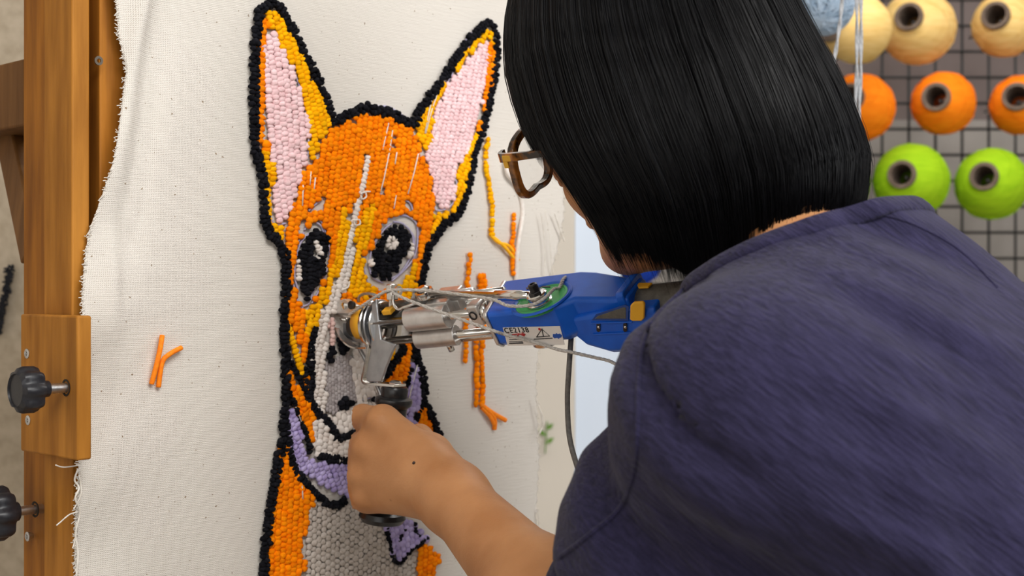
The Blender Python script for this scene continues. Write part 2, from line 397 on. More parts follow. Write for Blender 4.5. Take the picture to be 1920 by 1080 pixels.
pA, pB = cl(190, 540, -0.016), cl(1046, 540, -0.016); b = BM(); mid = (pA+pB)/2; mid.z = 1.795
box(b, mid, (TT, TN, UP), ((pB-pA).length, 0.022, 0.07)); obj('top_rail', b, w1, fr, bevel=0.0015)
b = BM(); f0 = cl(150, 540, -0.03); f0.z = 0.225; box(b, f0+TN*0.02, (TT, TN, UP), (0.07, 0.55, 0.05)); obj('foot', b, w1, fr, bevel=0.002)
# rail and brace going back at the far left
pr = P(30, 110, 1.16); rdir = -TN
b = BM(); top = P(34, 112, 1.14); bot = P(34, 238, 1.14); hh = top.z-bot.z; ce = V((top.x, top.y, (top.z+bot.z)/2))+rdir*0.12+TT*0.02
box(b, ce, (rdir, rdir.cross(UP), UP), (0.26, 0.04, hh)); obj('rail', b, w3, fr, bevel=0.002)
a0 = P(34, 470, 1.13)+TT*0.02; a1 = P(-30, 160, 1.25)+TT*0.02
b = BM(); dd = (a1-a0).normalized(); box(b, (a0+a1)/2, (dd, dd.cross(rdir.cross(UP)), rdir.cross(UP)), ((a1-a0).length, 0.032, 0.025)); obj('brace', b, w3, fr, bevel=0.002)
p = cl(184, 114, -0.004); b = BM()
lathe(b, p, TN, [(0.0016, 0), (0.0034, 0), (0.0034, 0.0012), (0.0016, 0.0012)], 20, closed=True); obj('eyelet', b, mat('dull_iron', (0.12, 0.1, 0.08), 0.5, 0.7), fr)
# clamp block with star knob
def clamp(px_c, y0, y1, off, knob_at, hole, screws, K_=1.0, block=True):
    c = cl(px_c, (y0+y1)/2, off); dep = along(c, -TN, px_c-107); wid = along(c, TT, px_c+27)
    d = c.y; zt, zb = P(0, y0+4, d).z, P(0, y1-6, d).z
    ce = c-TN*dep/2+TT*wid/2; ce.z = (zt+zb)/2
    blk = fr
    if block: b = BM(); box(b, ce, (TT, TN, UP), (wid, dep, zt-zb)); blk = obj('clamp_block', b, w2, fr, bevel=0.0015)
    else: c = c2
    for sx, sy in screws:
        p = ray_plane(sx, sy, c, TT); b = BM(); r = 0.0037
        lathe(b, p, -TT, [(r*0.6, -0.004), (r, -0.0002), (r, 0.0006), (r*0.8, 0.0011), (r*0.5, 0.0011), (r*0.35, -0.0002)], 20)
        box(b, p-TT*0.001, (UP, TN, TT), (r*0.9, r*0.25, 0.0006)); box(b, p-TT*0.001, (TN, UP, TT), (r*0.9, r*0.25, 0.0006)); obj('screw', b, steel, blk)
    h = ray_plane(hole[0], hole[1], c, TT); Lk = along(h, -TT, knob_at)
    b = BM(); lathe(b, h, -TT, [(0.0058, -0.0002), (0.0062, 0.0004), (0.0048, 0.0006), (0.0045, -0.0002)], 20, closed=True); obj('bore', b, mat('bore_dark', (0.02, 0.012, 0.006), 0.9), blk)
    kn = BM(); kc = h-TT*Lk; x, y = frame_of(-TT); R = 0.0165*K_; prof = [(0.55, 0.0), (0.92, 0.002), (1.0, 0.005), (1.0, 0.013), (0.93, 0.0165), (0.7, 0.0185), (0.66, 0.0172), (0.0, 0.0172)]
    rings = []; S = 96
    for rr_, hh_ in [(0.35, -0.006), (0.38, 0.0)]+prof:
        ring = []
        for k_ in range(S):
            a = k_*2*math.pi/S; lob = 1-0.13*(0.5-0.5*math.cos(8*a))**1.3*(1 if rr_ > 0.6 and hh_ < 0.0172 else 0)
            ring.append(kn.verts.new(kc-TT*(hh_-0.009)+(x*math.cos(a)+y*math.sin(a))*max(R*rr_*lob, 1e-5)))
        rings.append(ring)
    for a, bb in zip(rings, rings[1:]):
        for k_ in range(S): kn.faces.new([a[k_], a[(k_+1) % S], bb[(k_+1) % S], bb[k_]])
    kn.faces.new(rings[0]); bmesh.ops.recalc_face_normals(kn, faces=kn.faces)
    ko = obj('star_knob', kn, black_p, fr, smooth=40)
    b = BM(); n = 40; tube(b, [h+TT*0.008+(kc-h-TT*0.008)*(i/n) for i in range(n+1)], [0.0034+0.0003*(i % 2) for i in range(n+1)], 16); obj('bolt', b, steel, ko)
clamp(145, 588, 870, 0.025, 52, (124, 727), ((51, 663), (53, 788)))
clamp(135, 900, 1100, -0.008, -4, (66, 955), ((52, 1006),), 1.25, False)
# ------------------------------------------------------------------ the cloth
def weave(nt, b, c1, c2, period=0.00135, trans=0.0):
    L = nt.links.new; uv = node(nt, 'ShaderNodeUVMap'); sp = node(nt, 'ShaderNodeSeparateXYZ'); L(uv.outputs[0], sp.inputs[0])
    nz = node(nt, 'ShaderNodeTexNoise'); nz.inputs['Scale'].default_value = 35; nz.inputs['Detail'].default_value = 5; L(uv.outputs[0], nz.inputs['Vector'])
    def sine(sock, ph):
        a = node(nt, 'ShaderNodeMath', operation='MULTIPLY'); L(sock, a.inputs[0]); a.inputs[1].default_value = 2*math.pi/period
        c = node(nt, 'ShaderNodeMath', operation='MULTIPLY_ADD'); L(nz.outputs['Fac'], c.inputs[0]); c.inputs[1].default_value = 9; L(a.outputs[0], c.inputs[2])
        s = node(nt, 'ShaderNodeMath', operation='SINE'); L(c.outputs[0], s.inputs[0]); return s.outputs[0]
    a = sine(sp.outputs[0], 0); c = sine(sp.outputs[1], 0)
    m = node(nt, 'ShaderNodeMath', operation='MULTIPLY'); L(a, m.inputs[0]); L(c, m.inputs[1])
    s = node(nt, 'ShaderNodeMath', operation='MULTIPLY_ADD'); L(c, s.inputs[0]); s.inputs[1].default_value = 0.6; L(m.outputs[0], s.inputs[2])
    # slubs
    mp = node(nt, 'ShaderNodeMapping'); mp.inputs['Scale'].default_value = (60, 500, 1); L(uv.outputs[0], mp.inputs[0])
    n2 = node(nt, 'ShaderNodeTexNoise'); n2.inputs['Scale'].default_value = 1; n2.inputs['Detail'].default_value = 3; L(mp.outputs[0], n2.inputs['Vector'])
    s2 = node(nt, 'ShaderNodeMath', operation='MULTIPLY_ADD'); L(n2.outputs['Fac'], s2.inputs[0]); s2.inputs[1].default_value = 3.0; L(s.outputs[0], s2.inputs[2])
    bp = node(nt, 'ShaderNodeBump'); bp.inputs['Strength'].default_value = 0.55; bp.inputs['Distance'].default_value = 0.0004; L(s2.outputs[0], bp.inputs['Height']); L(bp.outputs[0], b.inputs['Normal'])
    r = node(nt, 'ShaderNodeValToRGB'); r.color_ramp.elements[0].position = 0.0; r.color_ramp.elements[1].position = 0.55
    r.color_ramp.elements[0].color = (*c1, 1); r.color_ramp.elements[1].color = (*c2, 1)
    mr = node(nt, 'ShaderNodeMapRange'); mr.inputs['From Min'].default_value = -1.6; mr.inputs['From Max'].default_value = 1.6; L(s.outputs[0], mr.inputs[0]); L(mr.outputs[0], r.inputs[0])
    # dark flecks
    n3 = node(nt, 'ShaderNodeTexNoise'); n3.inputs['Scale'].default_value = 330; n3.inputs['Detail'].default_value = 1; L(uv.outputs[0], n3.inputs['Vector'])
    r3 = node(nt, 'ShaderNodeValToRGB'); r3.color_ramp.elements[0].position = 0.735; r3.color_ramp.elements[1].position = 0.78
    L(n3.outputs['Fac'], r3.inputs[0]); mx = node(nt, 'ShaderNodeMix', data_type='RGBA'); L(r3.outputs[0], mx.inputs[0]); L(r.outputs[0], mx.inputs[6]); mx.inputs[7].default_value = (0.30, 0.22, 0.15, 1)
    L(mx.outputs[2], b.inputs['Base Color'])
canvas = mat('cream_canvas', (0.7, 0.64, 0.56), 0.95, 0, 0.1, lambda nt, b: weave(nt, b, (0.60, 0.545, 0.475), (0.78, 0.735, 0.68)))
def interp(y, pts): return float(np.interp(y, [p[0] for p in pts], [p[1] for p in pts]))
LEFT = [(-180, 205), (-30, 212), (0, 216), (60, 223), (130, 233), (200, 223), (300, 209), (400, 184), (430, 173), (500, 161), (560, 153), (620, 151), (870, 146), (960, 142), (1100, 148), (1200, 148)]
RIGHT = [(-180, 1045), (100, 1052), (300, 1056), (400, 1060), (440, 1052), (470, 1046), (520, 1030), (600, 1012), (700, 1004), (860, 1013), (1000, 1002), (1100, 985), (1200, 980)]
def relief(px, py):
    r = 0.0
    xr = 262-0.13*py                       # ridge line
    f = max(0, 1-max(0, py-40)/380.0) if py > 0 else 1
    r += 0.011*math.exp(-((px-xr)/20.0)**2)*f
    r -= 0.006*math.exp(-((px-xr-46)/26.0)**2)*max(0, 1-abs(py-250)/330.0)
    r += 0.004*math.exp(-((px-212)/16.0)**2)*max(0, 1-abs(py-520)/220.0)
    r += 0.003*math.sin(py*0.021+px*0.01)*math.exp(-max(0, px-200)/70.0)
    r += 0.0035*math.exp(-((px-1000)/34.0)**2)*(0.5+0.5*math.sin(py*0.013))
    return r
clo = thing('tufting_cloth', cl(560, 1150), 'cream woven cotton cloth with a tufted dog, stretched on the wooden frame', 'cloth')
NY, NX = 300, 260; verts = []; uvs = []
edge_pts_l, edge_pts_r = [], []
for j in range(NY+1):
    py = -170+(1370)*j/NY
    xl = interp(py, LEFT)+0.6*math.sin(py*0.9); xr = interp(py, RIGHT)+1.5*math.sin(py*0.31)
    ul, ur = 1/(1-(xl-960)/F), 1/(1-(xr-960)/F)
    for i in range(NX+1):
        a = 1-1/(ul+(ur-ul)*i/NX); px = 960+a*F; s, z = sz(px, py); p = from_sz(s, z, max(relief(px, py), -0.0035)-0.0012); verts.append(tuple(p)); uvs.append((s, z))
fc = [(j*(NX+1)+i, (j+1)*(NX+1)+i, (j+1)*(NX+1)+i+1, j*(NX+1)+i+1) for j in range(NY) for i in range(NX)]
co = np_obj('canvas', verts, fc, canvas, clo)
uvl = co.data.uv_layers.new(name='UVMap'); li = np.empty(len(co.data.loops), int); co.data.loops.foreach_get('vertex_index', li)
uvl.data.foreach_set('uv', np.array(uvs, np.float32)[li].ravel())
md = co.modifiers.new('thick', 'SOLIDIFY'); md.thickness = 0.0008; md.offset = -1
VV = np.array(verts).reshape(NY+1, NX+1, 3)
# frayed edge threads
thread = nmat('cream_thread', (0.66, 0.61, 0.54), (0.8, 0.76, 0.7), rough=0.9, scale=200, bump=0.1)
b = BM(); rr = random.Random(11)
for j in range(6, NY-2):
    for q in range(2):
        p = V(VV[j, 0]) if True else None
        py = -170+1370*j/NY
        dens = 1.0 if (py < 150 or 420 < py < 600 or py > 860) else 0.45
        if rr.random() > dens: continue
        L = rr.uniform(0.002, 0.0055); d1 = (-TT+UP*rr.uniform(-0.7, 0.3)+TN*rr.uniform(-0.1, 0.5)).normalized()
        p = p+TT*0.002+UP*rr.uniform(-0.001, 0.001)
        tube(b, [p, p+d1*L*0.6, p+d1*L+UP*rr.uniform(-0.0015, 0.0015)], 0.00035, 4)
for j in range(6, NY-2):
    if rr.random() > 0.5: continue
    p = V(VV[j, NX])-TT*0.002; L = rr.uniform(0.002, 0.006); d1 = (TT+UP*rr.uniform(-1.2, 0.2)).normalized()
    tube(b, [p, p+d1*L*0.6, p+d1*L-UP*rr.uniform(0, 0.003)], 0.0003, 4)
tag(obj('frayed_edge', b, thread, clo), kind='stuff')
def loose(pts_px, r=0.0005, m=thread, off=0.003, name='loose_thread', label=None):
    b = BM(); tube(b, spline([cl(x, y, off+random.uniform(0, 0.003)) for x, y in pts_px], 8), r, 6); return obj(name, b, m, clo, label=label)
loose([(150, 872), (120, 876), (104, 872)]); loose([(148, 890), (152, 925), (138, 955)]); loose([(146, 960), (130, 965), (112, 980), (106, 985)])
loose([(146, 880), (140, 900), (148, 915), (141, 935), (150, 960), (142, 1000), (146, 1040), (142, 1090)], 0.0007)
loose([(143, 980), (141, 1010), (136, 1028)])
loose([(1005, 750), (1014, 775), (1016, 800), (1006, 822)], 0.0006, off=0.008); loose([(1010, 762), (1020, 790), (1013, 812)], 0.0004, off=0.006)
loose([(1008, 955), (1011, 1000), (1003, 1060), (1006, 1090)], 0.0005, off=0.004); loose([(1040, 400), (1050, 430), (1058, 452)], 0.0008, off=0.004)
loose([(1022, 395), (1030, 440), (1035, 500), (1046, 540)], 0.0005, off=0.004); loose([(1015, 400), (1022, 460), (1020, 520)], 0.0006, off=0.004)
# second cloth with black tufts, far left, on its own bar
t = thing('second_tufting_cloth', P(-40, 1100, 1.75), 'blurred beige cloth with black tufted lines behind the frame at the far left', 'cloth')
b = BM(); box(b, P(-60, 560, 1.75), ((1, 0, 0), (0, 1, 0), (0, 0, 1)), (0.21, 0.003, 0.90)); obj('canvas', b, nmat('beige_felt', (0.40, 0.33, 0.24), (0.5, 0.42, 0.32), rough=0.95, scale=60, bump=0.5), t)
yb = nmat('black_yarn', (0.008, 0.008, 0.012), (0.018, 0.018, 0.024), rough=0.85, scale=600, bump=0.5, bdist=0.0006)
for dx in (-0.13, 0.105):
    q = P(-60, 560, 1.765); b = BM(); box(b, (q.x+dx*0.85-0.012, q.y+0.012, 1.10), ((1, 0, 0), (0, 1, 0), (0, 0, 1)), (0.012, 0.018, 1.80)); 
    if dx < 0: obj('post', b, w3, t, bevel=0.001)
    else: b.free()
b = BM(); q = P(-60, 560, 1.765); box(b, (q.x, q.y+0.012, 1.955), ((1, 0, 0), (0, 1, 0), (0, 0, 1)), (0.24, 0.018, 0.05)); obj('bar', b, w3, t, bevel=0.001)
b = BM(); rr = random.Random(5)
for i in range(130):
    u = i/129; px = 24-26*u+rr.uniform(-4, 4); py = 500+125*u+rr.uniform(-4, 4); p = P(px, py, 1.745)
    tube(b, [p, p+V((rr.uniform(-.003, .003), -0.006, rr.uniform(-.003, .003))), p+V((rr.uniform(-.005, .005), -0.010, rr.uniform(-.005, .004)))], 0.0013, 5)
tag(obj('black_tufts', b, yb, t), kind='stuff')
# ------------------------------------------------------------------ the tufted dog (rows of yarn loops standing on the cloth)
K = 3.6
def c1(*a): return [(440+x/K, y/K) for x, y in a]
def c2(*a): return [(440+x/K, 280+y/K) for x, y in a]
def c3(*a): return [(440+x/K, 560+y/K) for x, y in a]
def c4(*a): return [(440+x/K, 780+y/K) for x, y in a]
dog = thing('tufted_dog', cl(600, 1130), None, None)
dog.parent = clo; dog.matrix_parent_inverse = WORLD[clo.name].inverted(); WORLD[dog.name] = Matrix.Translation(dog.location)
for k in list(dog.keys()): del dog[k]
def ymat(name, ca, cb, island=0.16): return nmat(name, ca, cb, rough=0.9, spec=0.08, scale=160, bump=0.7, bdist=0.0008, bscale=1300, island=island)
YO = ymat('orange_tuft', (0.98, 0.21, 0.0), (1.0, 0.29, 0.002)); YY = ymat('golden_tuft', (0.95, 0.40, 0.0), (1.0, 0.50, 0.003))
YP = ymat('pink_tuft', (0.86, 0.56, 0.58), (0.93, 0.68, 0.70), 0.08); YW = ymat('white_tuft', (0.74, 0.66, 0.60), (0.84, 0.78, 0.73), 0.08)
YL = ymat('lilac_tuft', (0.36, 0.29, 0.56), (0.50, 0.43, 0.70), 0.12); YG = ymat('grey_tuft', (0.34, 0.30, 0.30), (0.46, 0.42, 0.42), 0.12)
YB = ymat('black_tuft', (0.004, 0.004, 0.006), (0.012, 0.012, 0.016), 0.3); YLP = ymat('pale_lilac_thread', (0.42, 0.38, 0.56), (0.58, 0.54, 0.70), 0.1)
YC = ymat('blush_tuft', (0.70, 0.46, 0.42), (0.80, 0.58, 0.53), 0.08); YS = ymat('stone_tuft', (0.48, 0.42, 0.37), (0.60, 0.54, 0.49), 0.08)
def inside(poly, X, Y):
    n = len(poly); r = np.zeros(X.shape, bool)
    for i in range(n):
        x1, y1 = poly[i]; x2, y2 = poly[(i+1) % n]
        if y1 == y2: continue
        c = ((y1 > Y) != (y2 > Y)) & (X < (x2-x1)*(Y-y1)/(y2-y1)+x1); r ^= c
    return r
ico = BM(); bmesh.ops.create_icosphere(ico, subdivisions=2, radius=1.0); ico.verts.ensure_lookup_table()
TV = np.array([v.co for v in ico.verts]); TF = np.array([[v.index for v in f.verts] for f in ico.faces]); ico.free()
ico = BM(); bmesh.ops.create_icosphere(ico, subdivisions=1, radius=1.0)
TV1 = np.array([v.co for v in ico.verts]); TF1 = np.array([[v.index for v in f.verts] for f in ico.faces]); ico.free()
tn, tt = np.array(TN), np.array(TT)
def beads(name, P2, ang, across, alongl, high, m, parent=dog, lift=0.45, jit=0.09, hi=True, label=None, kind='stuff', tilt=0.13):
    """P2 px positions; ang row direction from vertical (radians, per bead or one)"""
    n = len(P2)
    if n == 0: return None
    S = np.array([sz(x, y) for x, y in P2]); ang = np.broadcast_to(ang, (n,))+RNG.normal(0, tilt, n)
    tv, tf = (TV, TF) if hi else (TV1, TF1)
    r = 1+RNG.normal(0, jit, (n, 3)).clip(-0.3, 0.3)
    w, l, h = across/2*r[:, 0], alongl/2*r[:, 1], high/2*r[:, 2]
    # cushion profile: a loop is fatter at its crown
    x = tv[None, :, 0]*w[:, None]; y = tv[None, :, 1]*l[:, None]; z = tv[None, :, 2]*h[:, None]
    x = x+RNG.normal(0, 0.05, x.shape)*across; y = y+RNG.normal(0, 0.04, y.shape)*alongl
    ca, sa = np.cos(ang)[:, None], np.sin(ang)[:, None]
    s = S[:, 0, None]+x*ca+y*sa; zz = S[:, 1, None]-x*sa+y*ca
    lf = (high*lift)*(1+RNG.normal(0, 0.15, n))[:, None]
    pts = np.array(C0)[None, None]+s[..., None]*tt+(z+lf)[..., None]*tn; pts[..., 2] += zz
    f = tf[None]+(np.arange(n)*len(tv))[:, None, None]
    return np_obj(name, pts.reshape(-1, 3), f.reshape(-1, 3), m, parent, label=label, kind=kind)
PXS = lambda x: 0.72*F*0.7071*1.0  # unused
def fill(name, m, poly, holes=(), ang=0.0, row=0.0058, step=0.0038, across=1.28, al=1.42, high=0.0044, jit=0.05, curve=None, label=None, extra=()):
    """rows of loops inside poly (px), rows follow ang measured on the cloth"""
    polys = [poly]+list(extra); pl = [[sz(*p) for p in q] for q in polys]; hl = [[sz(*p) for p in h] for h in holes]
    A = np.array([p for q in pl for p in q]); ctr = A.mean(0); rad = np.linalg.norm(A-ctr, axis=1).max()+0.01
    nr, ns = int(2*rad/row)+1, int(2*rad/step)+1
    I, J = np.meshgrid(np.arange(nr), np.arange(ns), indexing='ij')
    u = -rad+I*row+RNG.normal(0, jit*row, I.shape); v = -rad+J*step+(I % 2)*step*0.5+RNG.normal(0, jit*step, I.shape)
    bend = np.sin(v/rad*2.0)*(curve or 0)
    u = u+bend
    ca, sa = math.cos(ang), math.sin(ang); X = ctr[0]+u*ca+v*sa; Y = ctr[1]-u*sa+v*ca
    ok = np.zeros(X.shape, bool)
    for q in pl: ok |= inside(q, X, Y)
    for h in hl: ok &= ~inside(h, X, Y)
    X, Y = X[ok], Y[ok]
    P2 = [proj(from_sz(a, b)) for a, b in zip(X, Y)]
    return beads(name, P2, ang, row*across, step*al, high, m, label=label)
def walk(pts, step_m):
    q = [sz(*p) for p in pts]; q = spline([V((a, b, 0)) for a, b in q], 6); out = []; acc = 0; last = q[0]
    for a, b in zip(q, q[1:]):
        L = (b-a).length; d = (b-a)
        while acc <= L and L > 0:
            out.append((a+d*(acc/L), math.atan2(d.x, d.y))); acc += step_m
        acc -= L
    return out
def line(name, m, paths, step=0.0032, across=0.0052, al=1.35, high=0.0055, lanes=(0,), jit=0.12, label=None, wob=0.0004, parent=dog, kind='stuff'):
    P2, A = [], []
    for path in paths:
        for ln in lanes:
            for p, a in walk(path, step):
                nx, ny = math.cos(a), -math.sin(a); o = ln+random.gauss(0, wob)
                P2.append(proj(from_sz(p.x+nx*o, p.y+ny*o+random.gauss(0, wob)))); A.append(a)
    return beads(name, P2, np.array(A), across, step*al, high, m, jit=jit, tilt=0.2, label=label, parent=parent, kind=kind)

# --- region outlines, in photograph pixels
ear_l_orange = c1((140, 130), (165, 105), (205, 110), (235, 185), (195, 245), (175, 300), (185, 450), (170, 540), (188, 660), (182, 720), (210, 800), (200, 900), (205, 1000), (232, 1070))+c2((215, 60), (200, 20))+c1((180, 1060), (150, 950), (140, 800), (138, 500), (140, 250))
ear_l_gold = c1((205, 110), (230, 75), (285, 80), (350, 160), (415, 330), (480, 420), (500, 520), (570, 600), (600, 690), (636, 830), (600, 900), (565, 970), (540, 1070), (500, 1075), (500, 900), (490, 760), (450, 620), (400, 490), (340, 370), (280, 260), (235, 185))
pink_l = c1((225, 205), (275, 255), (335, 370), (395, 495), (445, 625), (482, 770), (490, 900), (485, 1080))+c2((478, 30), (455, 150), (440, 230), (398, 310), (385, 400), (350, 480), (280, 480), (248, 440), (248, 330), (272, 220), (245, 80), (215, 0))+c1((208, 980), (218, 800), (190, 700), (178, 560), (190, 450), (180, 330), (195, 250))
ear_l_low = c2((170, 0), (212, 0), (240, 80), (272, 215), (243, 250), (243, 440), (250, 510), (330, 540), (338, 655), (262, 565), (212, 490), (192, 380), (188, 200))
ear_r_gold = c1((1215, 830), (1260, 760), (1330, 660), (1430, 530), (1490, 410), (1600, 280), (1700, 200), (1735, 240), (1735, 330), (1700, 270), (1640, 290), (1580, 370), (1510, 460), (1440, 540), (1380, 640), (1340, 750), (1320, 900), (1295, 1040), (1265, 1010), (1215, 900))
ear_r_orange = c1((1715, 260), (1735, 300), (1745, 420), (1735, 560), (1690, 730), (1645, 880), (1600, 960), (1640, 830), (1665, 700), (1690, 560), (1700, 420))
ear_r_low = c1((1600, 940), (1635, 900), (1600, 1050))+c2((1590, 40), (1580, 130), (1585, 150), (1545, 250), (1520, 350), (1470, 420), (1400, 480), (1320, 575), (1330, 440), (1440, 410), (1480, 340), (1495, 200), (1475, 170), (1500, 100))
pink_r = c1((1640, 300), (1695, 275), (1715, 340), (1700, 440), (1690, 560), (1660, 720), (1630, 850), (1600, 960))+c2((1560, 50), (1500, 110), (1480, 170), (1490, 210), (1475, 320), (1440, 395), (1370, 395), (1340, 330), (1320, 200), (1290, 80))+c1((1290, 1050), (1320, 900), (1345, 760), (1385, 650), (1450, 540), (1520, 460), (1585, 375))
eye_l = c2((545, 465), (585, 490), (605, 560), (640, 640), (640, 760), (600, 870), (560, 960), (510, 1040), (460, 1075), (420, 1030), (400, 940), (375, 840), (395, 700), (430, 600), (470, 545), (510, 485))
eye_r = c2((1070, 440), (1150, 440), (1230, 490), (1240, 600), (1215, 740), (1190, 800), (1130, 870), (1040, 960), (960, 965), (900, 910), (870, 800), (865, 710), (930, 640), (980, 540), (1020, 470))
head = c1((650, 870), (740, 810), (800, 790), (860, 770), (990, 780), (1100, 820), (1190, 880), (1230, 970), (1275, 1070))+c2((1270, 80), (1312, 170), (1330, 290), (1385, 335), (1335, 370), (1330, 480), (1310, 570), (1265, 690), (1240, 800), (1215, 960), (1190, 1010))+c3((1000, 60), (780, 60), (680, 60), (600, 40), (470, 330), (480, 500), (478, 620), (455, 620), (455, 450), (430, 330), (390, 200), (350, 110), (335, 0))+c2((345, 820), (345, 600), (352, 470), (400, 330), (440, 230), (460, 140), (545, 60))+c1((560, 980), (600, 920))
white_line = c2((880, 28), (905, 55), (895, 160), (872, 240), (850, 330), (832, 420), (808, 540), (795, 640), (778, 760), (760, 860), (750, 940), (690, 1010), (680, 1080))+c3((640, 100), (625, 150), (612, 260), (600, 380), (600, 520), (610, 740), (600, 790), (545, 755), (512, 680), (520, 560), (500, 430), (500, 330), (530, 200), (565, 100))+c2((590, 1080), (640, 950), (690, 840), (725, 680), (755, 560), (785, 450), (815, 320), (848, 100))
gold_nl = c2((715, 365), (745, 395), (760, 440), (760, 540), (728, 670), (690, 840), (640, 950), (592, 1080))+c3((565, 110), (530, 195), (500, 290), (480, 330), (475, 200), (465, 110), (480, 60), (520, 0))+c2((520, 1060), (560, 970), (610, 880), (645, 790), (655, 690), (690, 600), (705, 480))
gold_nr = c2((890, 390), (930, 365), (950, 400), (915, 500), (890, 600), (855, 700), (860, 740), (870, 830), (900, 915), (960, 970), (900, 1010), (800, 1000), (755, 950), (762, 860), (780, 770), (800, 640), (815, 530), (840, 440))
gold_cheek = c2((1225, 760), (1215, 900), (1190, 1010), (1090, 1010), (1050, 960), (1140, 870), (1190, 800))
gold_ll = c3((335, 150), (375, 200), (400, 260), (432, 380), (447, 560), (400, 480), (360, 350), (340, 250))
gaps = [c2((500, 415), (545, 370), (592, 325), (585, 425), (530, 425)), c2((420, 560), (460, 460), (472, 500), (450, 570), (415, 620)), c2((940, 355), (990, 290), (992, 310), (960, 360)), c2((1120, 350), (1160, 330), (1200, 370), (1215, 430), (1170, 400), (1125, 400)), c1((760, 850), (810, 790), (830, 795), (790, 850)), c1((930, 790), (945, 790), (945, 830)), c1((1010, 930), (1040, 830), (1030, 940), (1012, 1010)), c1((1050, 980), (1066, 880), (1064, 980), (1040, 1070)), c2((1010, 180), (1045, 10), (1030, 150), (990, 310)), c2((705, 330), (722, 340), (714, 400))]
# --- fills
fill('left_ear_orange', YO, ear_l_orange, ang=0.03, row=0.0075, step=0.0046)
fill('left_ear_gold', YY, ear_l_gold, holes=[ear_l_orange, pink_l], ang=-0.28)
fill('left_ear_pink', YP, pink_l, ang=-0.20, row=0.0062, step=0.0040, curve=0.006, high=0.0038)
fill('left_cheek_gold', YY, ear_l_low, ang=-0.05)
fill('right_ear_gold', YY, ear_r_gold, ang=0.55, extra=[ear_r_low], holes=[pink_r])
fill('right_ear_orange', YO, ear_r_orange, ang=0.1)
fill('right_ear_pink', YP, pink_r, ang=0.28, row=0.0056, step=0.0036, high=0.0036)
fill('orange_fur', YO, head, holes=[eye_l, eye_r, white_line, gold_nl, gold_nr, gold_cheek, gold_ll, ear_l_gold, pink_r]+gaps, ang=0.12, row=0.0057, step=0.0041, curve=0.003)
fill('gold_nose_side', YY, gold_nl, holes=[eye_l, white_line], ang=0.25, extra=[gold_nr, gold_cheek])
fill('gold_jaw', YY, gold_ll, ang=-0.35)
fill('white_blaze', YW, white_line, ang=0.28, row=0.0055, step=0.0036)
muzzle_grey = c3((600, 430), (680, 395), (760, 345), (785, 420), (805, 640), (835, 690), (720, 690), (690, 780), (612, 760))
fill('grey_muzzle', YG, muzzle_grey, ang=-0.03, row=0.0032, step=0.0034, high=0.0022)
fill('white_muzzle', YW, c3((770, 335), (850, 330), (885, 560), (945, 655), (835, 690), (805, 640), (785, 420)), ang=-0.25, row=0.005, step=0.006, high=0.003,
     extra=[c3((600, 790), (690, 790), (715, 715), (800, 720), (835, 690), (960, 680), (1000, 640), (1010, 760), (900, 870), (690, 920), (640, 840)), c3((850, 330), (840, 250), (960, 120), (1000, 300), (975, 420), (960, 560), (1000, 600), (945, 655), (885, 560))])
fill('blush_nose', YC, c3((618, 140), (645, 120), (662, 170), (650, 250), (665, 330), (650, 330), (630, 260)), ang=0, row=0.004, step=0.0034)
fill('black_nostril', YB, c3((668, 262), (712, 250), (728, 300), (770, 330), (735, 395), (705, 370), (690, 320)), ang=-0.3, row=0.005, high=0.006, extra=[c3((588, 382), (625, 372), (650, 322), (665, 380), (640, 420), (600, 420)), c3((690, 740), (712, 655), (755, 685), (800, 690), (785, 725), (745, 765)), c3((900, 690), (950, 670), (945, 700), (910, 712))])
fill('white_chin', YW, c3((522, 790), (600, 840), (660, 930), (700, 950), (800, 925))+c4((1000, 90), (1080, 20), (1090, 120), (1000, 290), (745, 310), (560, 262), (490, 200), (525, 100)), ang=0.1, row=0.0058, step=0.0046)
lil_l = c3((333, 705), (372, 745), (430, 860), (455, 960))+c4((470, 200), (500, 290), (560, 315), (700, 325), (960, 320), (1080, 200), (1150, 80), (1200, 60), (1200, 200), (1080, 400), (940, 520), (750, 530), (640, 500), (560, 440), (500, 385), (400, 370), (368, 260), (338, 100))
fill('lilac_scarf', YL, lil_l, ang=-0.45, row=0.0050, step=0.0040)
fill('orange_collar_stripe', YO, c3((352, 430), (372, 480), (402, 560), (440, 618), (470, 640), (515, 750), (530, 900), (532, 960), (485, 940), (430, 800), (385, 640), (352, 500)), ang=-0.3, row=0.0060, step=0.0044)
fill('gold_collar', YY, c3((1040, 285), (1105, 285), (1080, 370), (1010, 440), (990, 490), (978, 410), (1010, 330)), ang=0.35)
fill('orange_collar', YO, c3((1140, 285), (1178, 285), (1190, 400), (1150, 480), (1132, 575), (1015, 565), (1030, 500), (1085, 460), (1095, 390), (1130, 350)), ang=0.2)
fill('lilac_scarf', YL, c3((1190, 420), (1225, 430), (1262, 540), (1268, 620), (1240, 700), (1212, 780), (1200, 880), (1140, 850), (1130, 700), (1140, 600), (1170, 500)), ang=0.2, row=0.006, step=0.005)
fill('orange_shoulder', YO, c3((1262, 712), (1290, 740), (1330, 900), (1350, 1010), (1280, 1000), (1215, 880), (1220, 810), (1240, 760)), ang=-0.1, row=0.0052, step=0.0044)
neck_l = c4((330, 150), (355, 250), (378, 330), (400, 380), (450, 430), (480, 490), (545, 530), (490, 640), (470, 800), (450, 950), (470, 1000), (452, 1080), (440, 1230), (175, 1230), (190, 1080), (215, 850), (235, 640), (270, 380), (300, 230))
fill('orange_neck', YO, neck_l, ang=0.05, row=0.0056, step=0.0042)
